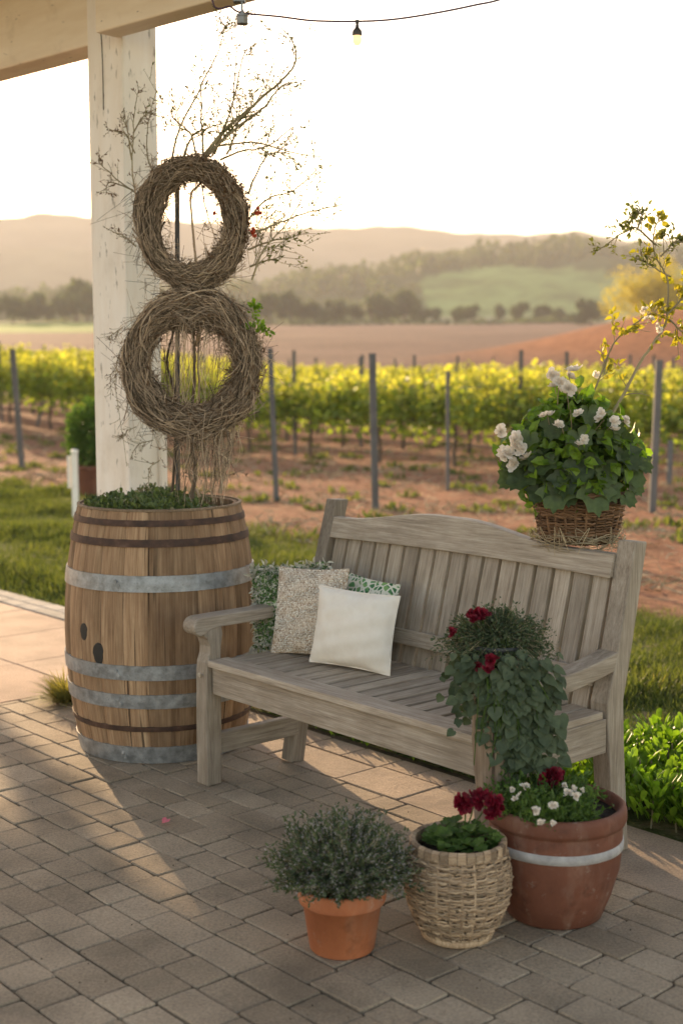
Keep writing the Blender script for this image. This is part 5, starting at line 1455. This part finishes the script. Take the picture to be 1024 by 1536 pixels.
def crown_mesh(n, rx, rz, cz, g, lumps=9):
    """leaf clumps spread through several overlapping lobes"""
    L = [(g.normal(0, .42, 3) * [rx, rx, rz * .8] + [0, 0, cz], g.uniform(.35, .62)) for _ in range(lumps)]
    P = []; N_ = []
    for _ in range(n):
        c, s = L[int(g.integers(0, lumps))]; q = g.normal(size=3); q /= np.linalg.norm(q); r = g.random() ** .4
        p = c + q * r * s * np.array([rx, rx, rz]); 
        if p[2] < cz - rz * .95: continue
        P.append(p); N_.append(q)
    return np.array(P), np.array(N_)
def build_trees():
    protos = []
    for k in range(5):
        g = np.random.default_rng(80 + k)
        e = empty('field_tree', '', 'tree')
        P, N_ = crown_mesh(1500, 4.2, 3.2, 4.6, g)
        mb = MB(); mb.scatter(T_quad, P, g.normal(size=(len(P), 3)), N_ + g.normal(0, .4, (len(P), 3)), g.uniform(.5, 1.0, len(P))); mb.build('crown', M['tree_leaf'], e)
        tb = MB(); tb.tube([(0, 0, -.6), (0, 0, 1.5), (.2, 0, 3.4), (.1, 0, 5)], [.45, .35, .28, .12], 7)
        for i in range(6):
            t = g.uniform(0, 2 * PI); tb.tube([(.1, 0, 2.2), (math.cos(t) * 1.2, math.sin(t) * 1.2, 4), (math.cos(t) * 2.4, math.sin(t) * 2.4, 5.4)], [.18, .12, .05], 5)
        tb.build('trunk', M['vinewood'], e); protos.append(e)
    spots = [(20, 470, 42, 'second small tree of the left clump'), (-15, 470, 40, ''), (42, 470, 44, ''), (72, 472, 28, ''), (115, 470, 66, ''), (98, 471, 40, ''), (132, 470, 46, ''),
             (372, 470, 36, ''), (404, 472, 48, ''), (437, 472, 50, ''), (455, 474, 30, ''), (472, 474, 32, ''), (503, 474, 36, ''), (530, 474, 30, ''), (556, 474, 46, ''), (582, 474, 36, ''), (607, 474, 48, ''), (630, 476, 28, ''),
             (652, 476, 24, ''), (688, 476, 26, ''), (705, 478, 28, ''), (750, 478, 26, ''), (776, 479, 30, ''), (814, 482, 27, ''), (842, 482, 22, ''), (885, 484, 40, ''), (487, 476, 22, ''), (868, 484, 24, ''), (346, 470, 40, ''), (318, 470, 34, '')]
    used = [False] * 5
    for n, (X, Y, h, lab) in enumerate(spots):
        d = 318 + R.uniform(-6, 14) if X < 860 else 290
        b = at(X, Y, d); zt = float(terr(b[0], d))
        hm = (Y - (Y - h)) * d / FPX; s = hm / 7.6
        i = n % 5; o = protos[i] if not used[i] else copy_tree(protos[i]); used[i] = True
        o.location = (b[0], d, zt - .3); o.scale = (s * R.uniform(.68, .9), s * R.uniform(.7, .9), s * 1.05); o.rotation_euler = (0, 0, R.uniform(0, 6.28))
        side = 'left of the porch post' if X < 150 else ('behind the wreaths' if X < 400 else ('beyond the ploughed field, left half of the tree line' if X < 640 else 'beyond the ploughed field, right half of the tree line'))
        o['label'] = {('left of the porch post'): 'hazy tree of the far clump left of the porch post', 'behind the wreaths': 'hazy far tree showing behind the wreaths'}.get(side, 'round hazy tree ' + side)
        o['group'] = 'far trees ' + side
    big = [o for o in bpy.data.objects if o.name.startswith('field_tree')]
    def relabel(X, lab):
        b = min(big, key=lambda o: abs(o.location.x / o.location.y - (X - 512) / FPX)); b['label'] = lab; 
        if 'group' in b: del b['group']
    relabel(115, 'tallest tree of the far clump left of the porch post'); relabel(885, 'dark broad tree at the foot of the yellow tree'); relabel(72, 'smallest tree in the far clump left of the porch post'); relabel(814, 'low round dark tree at the right end of the tree line')
    # yellow tree at the right
    g = np.random.default_rng(99)
    for X, lab, wid, hh, mat in ((985, 'large yellow green tree at the right edge beyond the ploughed mound', 82, 100, 'tree_yellow'), (1060, 'greenish tree right of the large yellow tree', 60, 70, 'tree_leaf')):
        d = 150; b = at(X, 484, d); s = d / FPX
        e = empty('yellow_tree' if mat == 'tree_yellow' else 'edge_tree', lab, 'tree', (b[0], d, float(terr(b[0], d)) - .2))
        H = hh * s + (b[2] - e.location[2])
        P, N_ = crown_mesh(5200, wid * s * .78, H * .42, H * .55, g, 14)
        mb = MB(); mb.scatter(T_quad, P, g.normal(size=(len(P), 3)), N_ + g.normal(0, .5, (len(P), 3)), g.uniform(.14, .3, len(P))); mb.build('crown', M[mat], e)
        tb = MB(); tb.tube([(0, 0, -.3), (0, 0, H * .3), (.1, 0, H * .6)], [.25, .2, .1], 7)
        for i in range(7):
            t = g.uniform(0, 2 * PI); tb.tube([(0, 0, H * .25), (math.cos(t) * 1.2, math.sin(t) * 1.2, H * .5), (math.cos(t) * 2.2, math.sin(t) * 2.2, H * .7)], [.1, .06, .02], 5)
        tb.build('trunk', M['vinewood'], e)
    # hedge line under the trees
    mb = MB(); n = 1500; X = G.uniform(250, 880, n); d = 312 + G.normal(0, 2.5, n); x = (X - 512) / FPX * d
    p = np.stack([x, d, terr(x, d) + G.uniform(0, 1.0, n)], -1); mb.scatter(T_quad, p, unit(n), unit(n), G.uniform(.3, .7, n)); tag(mb.build('field_scrub', M['tree_leaf']), 'scrub along the far edge of the ploughed field', 'scrub', kind='stuff')
    # wood on the hill
    mb = MB(); g = np.random.default_rng(5); P = []; N_ = []; S = []
    for k in range(1500):
        j = int(g.integers(0, 37)); i = int(g.integers(40, 140)); q = j / 36; X = -500 + 2000 * i / 180
        if X > 600 and .20 < q < .50: continue
        if X > 560 and .10 < q <= .20 and g.random() < .8: continue
        if q < .5 and g.random() < .55: continue
        if q > .78: continue
        c = midv[j, i] + g.normal(0, 3, 3) * [1, 1, 0]; r = g.uniform(2.0, 4.5)
        m = 26; u = g.normal(size=(m, 3)); u /= np.linalg.norm(u, axis=1, keepdims=True)
        P.append(c + u * r * [1, 1, .9] + [0, 0, r * .6]); N_.append(u); S.append(np.full(m, r * .55))
    P = np.vstack(P); N_ = np.vstack(N_); S = np.concatenate(S); mb.scatter(T_quad, P, g.normal(size=P.shape), N_, S, g.random(len(P)))
    tag(mb.build('far_wood', M['tree_leaf']), 'distant woodland covering the hill above the green field', 'wood', kind='stuff')
build_trees()

# ------------------------------------------------------------------ haze
HAZE = 0.00040
def build_haze():
    v = [(x, y, z) for x in (-1400, 1400) for y in (-60, 2400) for z in (-60, 240)]
    mb = MB(); mb.add(v, [[0, 1, 3, 2], [4, 6, 7, 5], [0, 4, 5, 1], [2, 3, 7, 6], [0, 2, 6, 4], [1, 5, 7, 3]])
    m = bpy.data.materials.new('haze_air'); m.use_nodes = True; t = m.node_tree; t.nodes.clear()
    o = t.nodes.new('ShaderNodeOutputMaterial'); p = t.nodes.new('ShaderNodeVolumePrincipled')
    p.inputs['Color'].default_value = (.95, .91, .90, 1); p.inputs['Density'].default_value = HAZE; p.inputs['Anisotropy'].default_value = .1
    t.links.new(p.outputs[0], o.inputs['Volume'])
    ob = mb.build('haze', m); tag(ob, 'pale evening haze lying over the valley', 'haze', kind='stuff')
build_haze()

# ------------------------------------------------------------------ light, sky, camera
SUN_AZ = math.radians(-24)      # left of the view direction (+Y)
SUN_EL = math.radians(12)
sd = Vector((math.sin(SUN_AZ) * math.cos(SUN_EL), math.cos(SUN_AZ) * math.cos(SUN_EL), math.sin(SUN_EL)))
sl = bpy.data.lights.new('sun', 'SUN'); sl.energy = 5.0; sl.angle = math.radians(.6); sl.color = (1.0, .70, .40)
so = bpy.data.objects.new('sun', sl); COL.objects.link(so); so.rotation_euler = sd.to_track_quat('Z', 'Y').to_euler(); so.location = (-5, 12, 6)
w = bpy.data.worlds.new('World'); bpy.context.scene.world = w; w.use_nodes = True
nt = w.node_tree; bg = nt.nodes['Background']
sky = nt.nodes.new('ShaderNodeTexSky'); sky.sky_type = 'NISHITA'; sky.sun_disc = False
sky.sun_elevation = SUN_EL; sky.sun_rotation = SUN_AZ; sky.dust_density = .8; sky.air_density = 1.0; sky.ozone_density = 1.0
tint = nt.nodes.new('ShaderNodeMix'); tint.data_type = 'RGBA'; tint.blend_type = 'MULTIPLY'; tint.inputs[0].default_value = 1; tint.inputs[7].default_value = (1.26, 1.0, .83, 1)
nt.links.new(sky.outputs[0], tint.inputs[6]); nt.links.new(tint.outputs[2], bg.inputs['Color']); bg.inputs['Strength'].default_value = .15

cam = bpy.data.cameras.new('camera'); co = bpy.data.objects.new('camera', cam); COL.objects.link(co)
co.location = (0, 0, CAMH); co.rotation_euler = (PI / 2 - PITCH, 0, 0)
cam.sensor_fit = 'VERTICAL'; cam.sensor_height = 36; cam.lens = FPX / 1536 * 36; cam.clip_end = 9000; cam.clip_start = .05
cam.dof.use_dof = True; cam.dof.focus_distance = 4.0; cam.dof.aperture_fstop = 2.6
sc = bpy.context.scene; sc.camera = co
sc.view_settings.view_transform = 'Standard'; sc.view_settings.look = 'None'; sc.view_settings.exposure = 1.65; sc.view_settings.gamma = 1
sc.cycles.volume_bounces = 1; sc.cycles.max_bounces = 8
